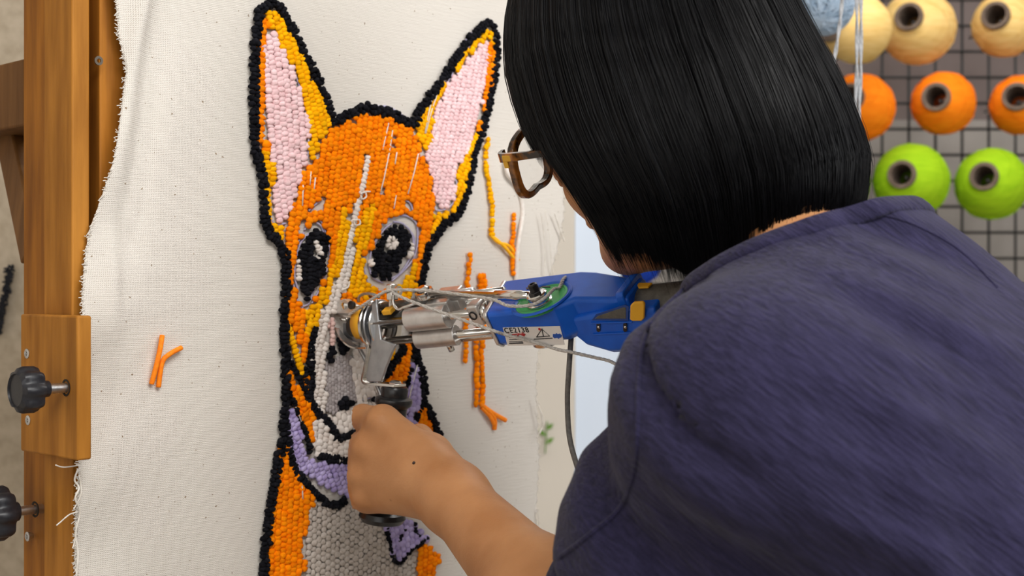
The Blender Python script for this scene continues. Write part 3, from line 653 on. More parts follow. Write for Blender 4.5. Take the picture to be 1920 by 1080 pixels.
chest = c4((540, 530), (620, 595), (740, 570), (850, 650), (1000, 710), (1040, 850), (1080, 990), (1110, 1010), (1200, 900), (1215, 1230), (440, 1230), (470, 1000), (460, 900), (490, 660))
fill('stone_chest', YS, chest, ang=0.03, row=0.0050, step=0.0050, high=0.0026, al=1.1)
bow = c4((1000, 700), (1200, 700), (1290, 830), (1185, 900), (1110, 985), (1060, 930), (1040, 830))
fill('lilac_bow', YL, bow, ang=-0.1, row=0.0055, step=0.005)
fill('orange_flank', YO, c4((1290, 850), (1380, 960), (1335, 1080), (1330, 1230), (1212, 1230), (1215, 920)), ang=0.05, row=0.0054, step=0.0042)
# lines over the regions
outline_l = c1((145, 1080), (125, 950), (120, 700), (125, 400), (140, 200), (160, 70), (220, 22), (280, 45), (330, 120), (400, 240), (470, 390), (530, 490), (570, 580), (610, 680), (650, 800), (668, 835), (720, 792), (800, 748), (900, 735), (1000, 752), (1090, 790), (1190, 840), (1240, 740), (1300, 660), (1400, 530), (1500, 360), (1600, 240), (1710, 150), (1745, 230), (1758, 340), (1740, 520), (1700, 730), (1650, 900), (1605, 1060))+c2((1580, 200), (1530, 370), (1470, 460), (1400, 510), (1330, 600), (1280, 720), (1255, 850), (1235, 980))+c3((1200, 120), (1200, 330), (1240, 450), (1268, 620), (1265, 690), (1310, 770), (1360, 920))+c4((1385, 215), (1400, 400), (1420, 600))
outline_2 = c1((145, 1080))+c2((150, 60), (185, 250), (190, 460), (230, 570), (300, 650), (335, 760), (330, 1000))+c3((320, 60), (325, 300), (332, 500), (332, 640), (318, 820))+c4((300, 210), (255, 450), (225, 640), (205, 780), (195, 900), (190, 1000), (180, 1080), (170, 1230))
for nm, pth in (('black_outline', outline_l), ('black_outline', outline_2)):
    line(nm, YB, [pth], step=0.0034, across=0.0056, high=0.0062, lanes=(-0.0016, 0.0018), wob=0.0007)
line('black_scarf_line', YB, [c3((330, 560), (365, 650), (400, 745), (440, 850), (480, 960))+c4((500, 250)), c3((345, 380), (380, 450), (430, 560), (460, 620), (470, 560), (455, 440))], lanes=(0,), across=0.006)
line('black_neck_line', YB, [c3((330, 830), (345, 900))+c4((360, 240), (400, 370), (460, 440), (540, 520), (620, 585), (690, 595), (745, 560)), c4((560, 268), (640, 285), (745, 300))], lanes=(-0.001, 0.0015), across=0.005)
line('black_muzzle_line', YB, [c3((530, 195), (505, 320), (505, 480), (508, 580), (492, 655), (530, 745), (605, 820), (665, 890), (655, 930), (720, 935), (805, 900))], lanes=(-0.0012, 0.0014), across=0.0052)
line('black_collar_line', YB, [c3((1130, 290), (1120, 360), (1060, 430), (1035, 490), (985, 520), (970, 570)), c3((1185, 290), (1210, 340), (1225, 420))], lanes=(-0.0014, 0.0016), across=0.0055)
line('black_scarf_edge', YB, [c3((1180, 480), (1160, 560), (1140, 600)), c3((1262, 690), (1225, 780), (1205, 870))], across=0.005)
line('black_bow_line', YB, [c4((1000, 710), (1035, 850), (1060, 950), (1105, 990), (1180, 910), (1240, 860), (1290, 825)), c4((1130, 760), (1105, 830), (1085, 850)), c4((1200, 730), (1215, 790), (1250, 810))], across=0.0045, high=0.0045)
# eyes: black vertical rows, white glints, drawn lilac rings
pup_l = [(543, 552, 600), (510, 575, 660), (487, 600, 800), (462, 650, 860), (440, 700, 810), (462, 850, 960), (500, 680, 900), (522, 740, 950), (545, 780, 930), (565, 570, 620), (590, 580, 690), (565, 720, 880), (590, 700, 840), (612, 600, 680), (485, 900, 1010), (505, 890, 970)]
pup_r = [(1075, 520, 600), (1045, 545, 600), (1015, 560, 620), (990, 600, 680), (960, 650, 780), (940, 700, 860), (965, 720, 840), (990, 700, 860), (1000, 720, 885), (1035, 700, 880), (1065, 690, 830), (1090, 640, 820), (1112, 530, 780), (1140, 550, 720), (1160, 590, 680), (1088, 560, 700), (1135, 640, 730)]
line('black_pupil', YB, [c2((x, a), (x-4, (a+b)/2), (x-8, b)) for x, a, b in pup_l], step=0.0033, across=0.0068, high=0.005, label='black pupil of the left eye')
line('black_pupil', YB, [c2((x, a), (x-4, (a+b)/2), (x-8, b)) for x, a, b in pup_r], step=0.0033, across=0.0058, high=0.005, label='black pupil of the right eye')
line('white_glint', YW, [c2((540, 630), (548, 680), (560, 700), (545, 740)), c2((560, 670), (572, 690)), c2((1030, 600), (1020, 640), (1040, 660), (1070, 640), (1068, 600), (1045, 620)), c2((420, 760), (425, 840), (430, 890)), c2((1185, 650), (1178, 690), (1160, 740)), c2((905, 750), (915, 790))], step=0.0033, across=0.006)
rings = [c2((545, 490), (585, 520), (600, 570)), c2((500, 570), (440, 640), (410, 760), (405, 860), (430, 960)), c2((470, 545), (520, 480), (550, 465), (590, 495), (612, 560)), c2((470, 560), (420, 640), (390, 740), (382, 860), (410, 960), (430, 1050), (460, 1070)), c2((600, 720), (600, 800), (570, 880), (530, 960), (500, 1040), (460, 1060)), c2((635, 640), (640, 740), (610, 850), (570, 950), (520, 1040)),
         c2((1080, 455), (1010, 480), (970, 560), (940, 640), (880, 700), (875, 800), (895, 900), (940, 960)), c2((1060, 500), (1010, 540), (960, 610), (920, 700), (910, 800), (940, 870), (1000, 900)), c2((1070, 490), (1130, 500), (1190, 560), (1205, 650), (1180, 740), (1120, 830), (1060, 870), (1020, 880)), c2((1080, 450), (1160, 450), (1225, 500), (1235, 600), (1215, 720), (1150, 810), (1060, 890)), c2((1195, 560), (1215, 620), (1205, 700)),
         c2((500, 415), (540, 375), (590, 335)), c2((940, 360), (990, 300)), c2((1130, 340), (1180, 360), (1205, 420)), c2((250, 480), (275, 510), (345, 500)), c2((1345, 370), (1360, 410), (1430, 400), (1480, 350), (1500, 240), (1480, 190)), c1((1595, 300), (1520, 400), (1450, 530), (1380, 640), (1340, 760), (1315, 930)), c1((270, 240), (340, 350), (400, 480), (455, 640), (492, 800), (498, 960), (490, 1080)), c2((1310, 560), (1270, 680)), c2((855, 690), (870, 720)), c1((1000, 745), (1080, 770), (1180, 830)), c1((950, 718), (1040, 722), (1110, 765), (1170, 800)), c1((1700, 150), (1640, 185), (1560, 270)),
         c3((830, 690), (870, 680), (915, 670)), c3((1195, 430), (1180, 540), (1150, 640)), c3((350, 640), (400, 720), (430, 800)), c2((430, 1060), (460, 1075))]
b = BM()
for r_ in rings: tube(b, [cl(x, y, 0.0006) for x, y in [proj(from_sz(p.x, p.y)) for p in spline([V((*sz(*q), 0)) for q in r_], 6)]], 0.0009, 5)
tag(obj('lilac_outline_stitches', b, YLP, dog), kind='stuff')
b = BM()
for r_ in (c1((1340, 640), (1310, 760), (1285, 900)), c1((1375, 610), (1325, 760), (1290, 900)), c1((1040, 830), (1010, 960), (1000, 1010)), c1((1066, 880), (1045, 1020), (1035, 1075)), c2((1045, 10), (1010, 190), (985, 290)), c2((1095, 20), (1082, 100)), c2((1090, 310), (1075, 400)), c2((462, 240), (458, 380)), c2((545, 190), (535, 280)), c2((515, 150), (508, 240)), c2((1240, 30), (1210, 160), (1170, 300)), c3((1235, 440), (1190, 620), (1160, 760)), c3((400, 700), (450, 830)), c4((455, 470), (460, 560))):
    tube(b, [cl(x, y, 0.0038) for x, y in r_], 0.0006, 5)
tag(obj('pale_row_gaps', b, thread, dog), kind='stuff')
# little curls of pulled yarn
wy = nmat('white_yarn', (0.74, 0.68, 0.62), (0.84, 0.8, 0.75), scale=300, bump=0.4)
for pts in (c2((850, 300), (880, 290), (888, 320), (862, 335), (850, 310)), c2((800, 480), (840, 475), (845, 505), (815, 510), (805, 485)), c2((870, 285), (915, 285)), c2((775, 890), (765, 930), (720, 950))):
    b = BM(); tube(b, spline([cl(x, y, 0.006) for x, y in pts], 8), 0.0007, 6); obj('yarn_curl', b, wy, clo)
# --- trial rows of stitches and loose ends on the plain cloth
OY = nmat('orange_yarn', (0.98, 0.21, 0.0), (1.0, 0.29, 0.002), scale=400, bump=0.5, bdist=0.0005); GYN = nmat('golden_yarn', (0.95, 0.42, 0.0), (1.0, 0.5, 0.003), scale=400, bump=0.5, bdist=0.0005)
def row(pts, m, label, **k): return line('stitch_row', m, [pts], parent=clo, label=label, **{**dict(step=0.0042, across=0.0058, high=0.0045, wob=0.0005), **k})
row([(912, 262), (908, 300), (913, 340), (919, 380), (920, 440)], YY, 'golden yellow row of stitches right of the ear')
row([(961, 404), (960, 430), (958, 470), (958, 518)], YO, 'thin orange stitch row beside the white yarn', across=0.0046)
row([(878, 478), (875, 520), (872, 560), (872, 600), (870, 680)], YO, 'orange stitch row nearest the dog')
row([(899, 618), (901, 700), (900, 762)], YO, 'wide orange stitch column under the gun', across=0.006, lanes=(-0.0004, 0.0066), step=0.0052)
row([(904, 518), (906, 548), (905, 620)], YO, 'orange stitch column above the gun', lanes=(0, 0.005))
row([(918, 545), (930, 550), (940, 555)], YO, 'short crosswise orange stitches above the gun', lanes=(0, 0.006))
def yarn(pts, m, r=0.0018, off=0.002, label=None):
    b = BM(); tube(b, spline([cl(x, y, off+0.002*math.sin(i*1.3)) for i, (x, y) in enumerate(pts)], 8), r, 8); obj('yarn_end', b, m, clo, label=label)
yarn([(920, 440), (945, 462), (960, 480), (966, 488)], GYN, 0.0017, label='golden yarn tail hanging from the stitch row'); yarn([(920, 441), (935, 455), (955, 462), (972, 488)], GYN, 0.0017)
yarn([(901, 756), (915, 770), (927, 785), (927, 805)], OY, 0.0022, label='orange yarn tail'); yarn([(901, 758), (925, 775), (948, 788)], OY, 0.0022); yarn([(903, 764), (918, 780), (926, 795)], OY, 0.0020)
yarn([(304, 629), (300, 655), (292, 690), (284, 720)], OY, 0.0020, label='orange yarn end lying on the cloth at the left'); yarn([(340, 652), (318, 664), (304, 680), (297, 726)], OY, 0.0020, label='orange yarn end lying on the cloth at the left')
yarn([(948, 300), (952, 325), (968, 345), (977, 370), (980, 400), (976, 430), (970, 470), (968, 530)], wy, 0.0022, 0.002, label='white yarn stitched down the right part of the cloth')
# ------------------------------------------------------------------ the electric tufting gun
G0 = P(640, 615, 1.2); gx = V((0.796, -0.597, 0.094)).normalized()
zp = (UP-gx*UP.dot(gx)).normalized(); pp = gx.cross(zp)
nt = 0.53*pp+0.848*zp; nt.normalize(); bn = gx.cross(nt); bn = bn if bn.y < 0 else -bn
def G(s, a=0, b_=0): return G0+gx*s+nt*a+bn*b_
def S_(px, py=590): return (ray_plane(px, py, G0, pp)-G0).dot(gx)
def Sb(px, a, q):
    p = G(0, a, q); return along(p, gx, px)
def Q(px, py, off=0.0): return ray_plane(px, py, G0+pp*off, pp)
chrome = nmat('polished_steel', (0.62, 0.60, 0.57), (0.74, 0.72, 0.69), rough=0.16, metal=1.0, scale=60, bump=0.03)
alu = nmat('cast_aluminium', (0.60, 0.59, 0.58), (0.70, 0.69, 0.68), rough=0.38, metal=0.85, scale=120, bump=0.08)
brush = nmat('brushed_steel', (0.33, 0.34, 0.36), (0.42, 0.43, 0.45), rough=0.33, metal=0.9, scale=90, bump=0.05)
dsteel = nmat('dark_steel', (0.10, 0.10, 0.10), (0.17, 0.165, 0.15), rough=0.4, metal=0.8, scale=90, bump=0.1)
blue = nmat('blue_plastic', (0.004, 0.10, 0.56), (0.007, 0.12, 0.64), rough=0.38, scale=70, bump=0.06)
green = nmat('green_plastic', (0.04, 0.36, 0.10), (0.06, 0.42, 0.13), rough=0.45, scale=50, bump=0.05)
yel = nmat('amber_plastic', (0.80, 0.40, 0.02), (0.88, 0.46, 0.03), rough=0.45, scale=60, bump=0.05)
rub = nmat('grey_rubber', (0.085, 0.08, 0.07), (0.13, 0.125, 0.11), rough=0.6, scale=200, bump=0.3)
blk = nmat('black_rubber', (0.010, 0.010, 0.011), (0.02, 0.02, 0.021), rough=0.3, scale=200, bump=0.05)
gun = thing('tufting_gun', G(0.2, -0.03), 'blue electric tufting gun with steel rods pressed against the cloth', 'tufting gun')
def rect_loft(name, secs, m, bev=0.002, parent=gun):
    """secs: (s, a0, a1, b0, b1)"""
    b = BM(); rings = []
    for s, a0, a1, b0, b1 in secs:
        ch = 0.0035; sl = (lambda q: (s[0]+(s[1]-s[0])*(q+0.0265)/0.053)) if isinstance(s, tuple) else (lambda q: s)
        rings.append([b.verts.new(G(sl(q), a, q)) for a, q in ((a0+ch*1.6, b0), (a1-ch, b0), (a1, b0+ch), (a1, b1-ch*0.6), (a1-ch*0.6, b1), (a0+ch*1.6, b1), (a0, b1-ch*1.6), (a0, b0+ch*1.6))])
    for r1, r2 in zip(rings, rings[1:]):
        for k in range(8): b.faces.new([r1[k], r1[(k+1) % 8], r2[(k+1) % 8], r2[k]])
    b.faces.new(rings[0][::-1]); b.faces.new(rings[-1]); bmesh.ops.recalc_face_normals(b, faces=b.faces)
    return obj(name, b, m, parent, bevel=bev, smooth=28)
sA, sB, sC, sD, sE = S_(932), S_(1078), S_(1108), S_(1170), S_(1202)
sF, sN = Sb(951, 0.0136, -0.0265), Sb(924, 0, 0.0265)
hs = rect_loft('housing', [((sF, sN), -0.0186, 0.0136, -0.0265, 0.0265), (sB, -0.0186, 0.0136, -0.0265, 0.0265), (sC, -0.018, 0.0130, -0.0240, 0.0170), (sD, -0.018, 0.0095, -0.0170, 0.0165), (sE, -0.017, 0.0085, -0.0150, 0.0155)], blue)
rect_loft('trigger_housing', [(S_(1085), -0.022, -0.001, -0.020, 0.0185), (S_(1102), -0.029, 0.0, -0.020, 0.0210), (S_(1140), -0.036, 0.001, -0.018, 0.0215), (S_(1250), -0.038, 0.001, -0.017, 0.0200)], blue)
rect_loft('rear_collar', [(S_(1183), -0.016, 0.0125, -0.0155, 0.0165), (S_(1198), -0.016, 0.0130, -0.0155, 0.0165)], blue, 0.001)
rect_loft('front_plate', [((sF-0.0035, sN-0.0035), -0.0196, 0.0140, -0.0270, 0.0272), ((sF-0.0002, sN-0.0002), -0.0196, 0.0140, -0.0270, 0.0272)], alu, 0.0008)
# rubber rear handle
b = BM(); h0, h1 = G(S_(1196), -0.009, -0.002), G(S_(1196)+0.16, -0.013, -0.002)
n = 18; tube(b, [h0+(h1-h0)*(i/n) for i in range(n+1)], [0.0145+0.0015*math.sin(i/n*math.pi) for i in range(n+1)], 28); obj('rear_handle', b, rub, gun)
b = BM(); prism(b, [ray_plane(x, y, h0+nt*0.0152, nt) for x, y in ((1194, 533), (1224, 533), (1216, 541), (1198, 542))], nt*0.0015); obj('amber_strip', b, yel, gun, bevel=0.0004)
# details on the side face
def on_side(px, py, off=0.0): return ray_plane(px, py, G(0.2, 0, 0.0266+off), bn)
def on_rear(px, py, off=0.0): return ray_plane(px, py, G(0.3, 0, 0.0216+off), bn)
b = BM(); prism(b, [on_rear(x, y) for x, y in ((1116, 597), (1121, 592), (1171, 575), (1174, 577), (1174, 597))], bn*0.0006); obj('vent_panel', b, rub, gun, bevel=0.0003)
b = BM(); prism(b, [on_rear(x, y, 0.0) for x, y in ((1110, 600), (1118, 589), (1172, 571), (1179, 574), (1178, 601))], bn*0.0003); obj('vent_surround', b, mat('dark_blue_plastic', (0.004, 0.05, 0.26), 0.45), gun)
b = BM(); prism(b, [on_rear(x, y) for x, y in ((1183, 596), (1184, 570), (1190, 564), (1207, 563), (1211, 567), (1210, 594), (1205, 599), (1188, 599))], bn*0.0024); obj('amber_button', b, yel, gun, bevel=0.0008)
for x in (1122, 1172):
    b = BM(); prism(b, [on_rear(x+dx, y) for dx, y in ((-3, 607), (1, 605), (4, 608), (4, 620), (0, 622), (-3, 619))], bn*0.0006); o = obj('slot', b, blk, gun)
    b = BM(); cyl(b, on_rear(x+1, 613, -0.002), on_rear(x+1, 613, 0.0012), 0.0012, 12); obj('slot_screw', b, chrome, o)
b = BM(); prism(b, [on_rear(x, y) for x, y in ((1108, 604), (1186, 602), (1186, 604.5), (1108, 606.5))], bn*0.0010); prism(b, [on_rear(x, y) for x, y in ((1112, 625), (1184, 622), (1184, 624.5), (1112, 627.5))], bn*0.0010); obj('moulded_rib', b, blue, gun, bevel=0.0003)
# sticker
st = [(943, 614), (1050, 611), (1059, 646), (952, 648)]
b = BM(); prism(b, [on_side(x, y, 0.0001) for x, y in st], bn*0.0003); stk = obj('warning_sticker', b, mat('sticker_paper', (0.80, 0.77, 0.74), 0.5), gun, label='white warning sticker with CE2138, a red mark, a black drawing and a blue gear')
inkm = mat('black_ink', (0.015, 0.015, 0.02), 0.6); redm = mat('red_ink', (0.5, 0.02, 0.02), 0.6); blum = mat('blue_ink', (0.01, 0.08, 0.4), 0.6)
tc = bpy.data.curves.new('text', 'FONT'); tc.body = 'CE2138'; tc.size = 0.0062; tc.extrude = 0.00012; tc.offset = 0.00012; tc.space_character = 1.15
to = bpy.data.objects.new('text_tmp', tc); COL.objects.link(to); bpy.context.view_layer.update()
me = bpy.data.meshes.new_from_object(to.evaluated_get(bpy.context.evaluated_depsgraph_get())); bpy.data.objects.remove(to)
ex = (on_side(1050, 611)-on_side(943, 614)).normalized(); ez = bn; ey = ez.cross(ex)
ey = ey if ey.z > 0 else -ey
M = Matrix((ex, ey, ez)).transposed().to_4x4(); M.translation = on_side(947, 624, 0.0005); me.transform(M)
me.materials.clear(); o = link_mesh('printed_text', me, inkm, stk)
def ink(pts, m, r=0.00035, name='printed_line'):
    b = BM(); tube(b, [on_side(x, y, 0.0005) for x, y in pts], r, 5); obj(name, b, m, stk)
ink([(953, 625), (958, 630), (963, 627), (968, 631), (975, 626), (983, 630), (985, 627), (978, 624)], redm, 0.0005); ink([(960, 628), (972, 626), (984, 628)], redm, 0.0005)
ink([(1006, 632), (1016, 617), (1031, 630), (1006, 632)], inkm, 0.0004); ink([(1016, 616), (1019, 631)], inkm, 0.0004); ink([(1001, 636), (1036, 634)], inkm)
b = BM(); lathe(b, on_side(1012, 616.5, 0.0001), bn, [(0.0011, 0), (0.0011, 0.0006)], 10); obj('printed_mark', b, redm, stk)
b = BM(); prism(b, [on_side(x, y, 0.0002) for x, y in ((1037, 626), (1042, 626), (1043, 624), (1046, 626), (1050, 625), (1052, 627), (1054, 628), (1053, 632), (1050, 633), (1048, 635), (1045, 633), (1040, 634), (1037, 631))], bn*0.0004); obj('printed_gear', b, blum, stk)
for y in (633, 637, 641): ink([(955, y), (972 if y != 641 else 980, y-0.4)], inkm, 0.0003)
ink([(955, 644), (981, 643)], inkm, 0.0005)
# green recess, crank and rod on the top face
def on_top(px, py, off=0.0): return ray_plane(px, py, G(0.2, 0.0136+off), nt)
gc = on_top(1016, 561)
b = BM(); lathe(b, gc, nt, [(0.0205, 0.0003), (0.0222, 0.0016), (0.0236, 0.0016), (0.0242, 0.0003)], 56, closed=True); obj('recess_rim', b, blue, gun, smooth=50)
b = BM(); lathe(b, gc, nt, [(0.0206, -0.003), (0.0206, 0.0006), (0.019, 0.0009), (0.0185, 0.0004), (0.009, 0.0004)], 56); obj('crank_disc', b, green, gun, label='green round disc')
b = BM(); prism(b, [on_top(x, y, 0.0006) for x, y in ((986, 540), (1008, 536), (1032, 537), (1032, 539), (1008, 539), (988, 543))], nt*0.0003); obj('timing_mark', b, blk, gun)
cc = on_top(1014, 570)
b = BM(); lathe(b, cc, nt, [(0.0098, 0.0), (0.0098, 0.0025), (0.0085, 0.0032), (0.0085, 0.0045), (0.0078, 0.005), (0.0078, 0.0088), (0.0068, 0.0096), (0.005, 0.0096)], 32); obj('crank_washer', b, chrome, gun, smooth=30)
b = BM(); lathe(b, cc+nt*0.0096, nt, [(0.0055, 0), (0.0055, 0.0016), (0.005, 0.002)], 6); lathe(b, cc+nt*0.0112, nt, [(0.0038, 0), (0.0036, 0.0055), (0.0026, 0.0062), (0.0018, 0.0062), (0.0016, 0.0045)], 20); obj('crank_bolt', b, blk, gun)
e0 = cc+nt*0.0068; rodend = Q(796, 550, 0.012)
b = BM(); r0 = e0+(rodend-e0).normalized()*0.008; dd = (rodend-r0)
tube(b, [r0, r0+dd*0.06, r0+dd*0.07, r0+dd*0.30, r0+dd*0.31, r0+dd*0.96], [0.0036, 0.0036, 0.0042, 0.0040, 0.0026, 0.0026], 16); obj('connecting_rod', b, chrome, gun)
b = BM(); lathe(b, rodend, nt, [(0.0055, -0.003), (0.0075, -0.0025), (0.0078, 0.0), (0.0075, 0.0025), (0.0055, 0.003)], 28, closed=True); lathe(b, rodend, nt, [(0.0048, -0.0042), (0.0048, 0.0046), (0.003, 0.0062), (0.002, 0.0062)], 18); obj('rod_end', b, chrome, gun, smooth=40)
# guide rods
def axis_rod(px0, px1, a, q, r, name='guide_rod', m=chrome, seg=20, parent=gun):
    b = BM(); cyl(b, G(Sb(px0, a, q), a, q), G(Sb(px1, a, q)+0.006, a, q), r, seg); return obj(name, b, m, parent)
R1 = (0.006, 0.0096); R2 = (-0.012, 0.009); R3 = (0.016, -0.003)
axis_rod(700, 934, *R1, 0.0036); axis_rod(704, 934, *R2, 0.0034); axis_rod(806, 934, *R3, 0.0030); axis_rod(704, 934, 0.0, -0.018, 0.0034)
axis_rod(720, 800, 0.013, -0.004, 0.0042, 'needle_bar', dsteel)
def sleeve(px0, px1, a, q, r, name='bearing_block', m=alu):
    s0, s1 = Sb(px0, a, q+r*0.6), Sb(px1, a, q+r*0.6); b = BM(); prof = []
    pts = [(math.cos(t)*r, math.sin(t)*r) for t in [math.radians(v) for v in range(-70, 171, 15)]]+[(-r*1.3, 0.0), (-r*1.3, -r*0.9)]
    a_ = [G(s0+0.002*(x/r), a+y, q+x) for x, y in pts]; c_ = [G(s1+0.002*(x/r), a+y, q+x) for x, y in pts]
    va = [b.verts.new(p) for p in a_]; vc = [b.verts.new(p) for p in c_]; n = len(va)
    b.faces.new(va); b.faces.new(vc[::-1])
    for i in range(n): b.faces.new([va[i], vc[i], vc[(i+1) % n], va[(i+1) % n]])
    bmesh.ops.recalc_face_normals(b, faces=b.faces); return obj(name, b, m, gun, bevel=0.0006)
sleeve(758, 834, R1[0], R1[1], 0.0098); sleeve(776, 852, R2[0]-0.0005, R2[1], 0.0082)
b = BM(); box(b, G((Sb(806, 0.01, 0.004)+Sb(846, 0.01, 0.004))/2, 0.010, -0.006), (gx, nt, bn), (S_(846)-S_(806), 0.014, 0.026)); o = obj('yoke', b, alu, gun, bevel=0.001)
p = G(Sb(813, 0.011, 0.0075), 0.011, 0.0075)
b = BM(); lathe(b, p, bn, [(0.0036, -0.001), (0.0038, 0.0012), (0.003, 0.0018), (0.0022, 0.0018), (0.002, 0.0004)], 20); obj('yoke_bolt', b, blk, o)
b = BM(); lathe(b, p-gx*0.010, bn, [(0.0030, -0.001), (0.0032, 0.001), (0.0016, 0.0014), (0.0014, 0.0006)], 20); obj('yoke_bolt', b, chrome, o)
for px0, px1, (a, q), h in ((886, 914, R1, 0.0185),):
    b = BM(); box(b, G((Sb(px0, a, q)+Sb(px1, a, q))/2, a+0.001, q+0.001), (gx, nt, bn), ((S_(px1)-S_(px0))*0.75, h, 0.013)); o = obj('rod_clamp', b, alu, gun, bevel=0.0018)
    b = BM(); lathe(b, G((Sb(px0, a, q)+Sb(px1, a, q))/2-0.001, a+0.002, q+0.0075), bn, [(0.0036, -0.001), (0.0037, 0.0007), (0.0026, 0.0008), (0.0024, -0.0006)], 20); obj('grub_screw', b, blk, o)
    b = BM(); cyl(b, G(Sb(910, a, q), a, q), G(Sb(918, a, q), a, q), 0.0082, 28); obj('rod_collar', b, chrome, gun)
b = BM(); box(b, G(S_(865), 0.0085, -0.004), (gx, nt, bn), (0.006, 0.010, 0.008)); obj('rod_block', b, alu, gun, bevel=0.0008)
axis_rod(842, 876, 0.017, -0.003, 0.0044, 'rod_sleeve', alu)
b = BM(); cyl(b, G(Sb(840, -0.02, 0.006), -0.0195, 0.006), G(Sb(840, -0.02, 0.006), -0.028, 0.006), 0.0026, 14); obj('set_screw', b, chrome, gun)
b = BM(); box(b, G(Sb(828, -0.02, 0.004), -0.0195, 0.004), (gx, nt, bn), (0.013, 0.004, 0.010)); obj('clamp_foot', b, alu, gun, bevel=0.0006)
b = BM(); box(b, G((S_(852)+S_(915))/2, -0.0185, 0.002), (gx, nt, bn), (S_(915)-S_(852), 0.003, 0.012)); obj('lower_rail', b, chrome, gun, bevel=0.0006)
# round front plates
def disc(px, r, th, name, m, hole=0.0, a=-0.002, q=0.0):
    b = BM(); o = G(S_(px), a, q)
    if hole: lathe(b, o, gx, [(hole, 0), (r-0.0006, 0), (r, 0.0006), (r, th-0.0006), (r-0.0006, th), (hole, th)], 48, xax=nt, closed=True)
    else: lathe(b, o, gx, [(0.001, 0), (r-0.0006, 0), (r, 0.0006), (r, th-0.0006), (r-0.0006, th), (0.001, th)], 48, xax=nt)
    return obj(name, b, m, gun, smooth=40)
disc(700, 0.0215, 0.0032, 'front_ring', chrome, 0.012); disc(711, 0.0220, 0.0016, 'front_ring', brush, 0.014); disc(718, 0.0200, 0.0016, 'front_ring', chrome, 0.014)
b = BM(); box(b, G(S_(735), 0.004, 0.0), (gx, nt, bn), (0.020, 0.008, 0.020)); obj('gear_block', b, dsteel, gun, bevel=0.001)
b = BM(); box(b, G(S_(745), 0.0135, 0.004), (gx, nt, bn), (0.009, 0.004, 0.007)); obj('amber_shim', b, yel, gun, bevel=0.0005)
b = BM(); lathe(b, G(S_(724), 0.012, 0.006), bn, [(0.0028, -0.001), (0.003, 0.001), (0.0018, 0.0014)], 16); obj('plate_bolt', b, blk, gun)
b = BM(); lathe(b, G(S_(722), -0.011, 0.012), gx, [(0.0042, -0.001), (0.0045, 0.002), (0.003, 0.003)], 18); obj('plate_bolt', b, chrome, gun)
# amber tape band and presser foot
b = BM(); rr_ = 0.0135; s0, s1 = S_(674), S_(696); ang = [math.radians(v) for v in range(-25, 150, 12)]
lo_ = [G(s0, math.sin(t)*rr_, math.cos(t)*rr_*0.9) for t in ang]; hi_ = [G(s1, math.sin(t)*rr_*1.15, math.cos(t)*rr_) for t in ang]
v0 = [b.verts.new(p) for p in lo_]; v1 = [b.verts.new(p) for p in hi_]
for i in range(len(ang)-1): b.faces.new([v0[i], v1[i], v1[i+1], v0[i+1]])
o = obj('amber_band', b, yel, gun, smooth=60); md = o.modifiers.new('t', 'SOLIDIFY'); md.thickness = 0.001
b = BM(); cyl(b, G(S_(660), 0.0, 0.0), G(S_(700), 0.0, 0.0), 0.0085, 24, 0.0115); obj('nose_barrel', b, dsteel, gun)
def strip(pts, wdt, th, m, name, off=0.0, parent=gun, taper=1.0):
    """flat bar following pts in the vertical plane of the gun, wdt deep (towards the camera), th thick"""
    b = BM(); P3 = [Q(x, y, off) for x, y in pts]; P3 = spline(P3, 6); rings = []; n = len(P3)
    for i, p in enumerate(P3):
        t = (P3[min(i+1, n-1)]-P3[max(i-1, 0)]).normalized(); u = t.cross(pp).normalized(); ww = wdt*(taper+(1-taper)*i/(n-1))
        rings.append([b.verts.new(p+pp*ww/2*sa+u*th/2*sb) for sa, sb in ((-1, -1), (1, -1), (1, 1), (-1, 1))])
    for r1, r2 in zip(rings, rings[1:]):
        for k in range(4): b.faces.new([r1[k], r1[(k+1) % 4], r2[(k+1) % 4], r2[k]])
    b.faces.new(rings[0][::-1]); b.faces.new(rings[-1]); bmesh.ops.recalc_face_normals(b, faces=b.faces)
    return obj(name, b, m, parent, bevel=0.0003, smooth=50)
strip([(622, 593), (640, 592), (665, 594), (694, 598)], 0.014, 0.0016, chrome, 'presser_foot', 0.004, taper=0.3)
strip([(620, 594), (628, 612), (640, 630), (655, 645), (672, 652), (696, 652)], 0.013, 0.0016, chrome, 'presser_foot', 0.004, taper=0.3)
strip([(626, 600), (636, 616), (650, 630), (668, 640)], 0.010, 0.0012, brush, 'looper', -0.006)
b = BM(); prism(b, [Q(x, y, -0.006) for x, y in ((636, 606), (690, 606), (690, 644), (668, 640), (650, 628))], pp*0.003); obj('side_cheek', b, brush, gun, bevel=0.0005)
b = BM(); tube(b, [Q(615, 594, 0), Q(650, 600, 0)], [0.0005, 0.0016], 10); obj('needle', b, chrome, gun)
b = BM(); prism(b, [Q(x, y, 0.0) for x, y in ((640, 588), (636, 578), (644, 566), (656, 560), (664, 566), (676, 572), (676, 588))], pp*0.008); obj('top_bracket', b, alu, gun, bevel=0.0008)
b = BM(); lathe(b, Q(660, 572, 0.009), pp, [(0.0034, -0.001), (0.0036, 0.0015), (0.002, 0.002)], 18); obj('plate_bolt', b, blk, gun)
b = BM(); lathe(b, Q(644, 574, 0.009), pp, [(0.0030, -0.001), (0.0030, 0.001), (0.0018, 0.0016)], 18); obj('plate_bolt', b, chrome, gun)
b = BM(); tube(b, spline([Q(672, 566, .006), Q(674, 556, .008), (Q(684, 551, .010)), Q(700, 552, .01), Q(712, 558, .008)], 6), 0.0012, 8); obj('wire_guide', b, brush, gun)
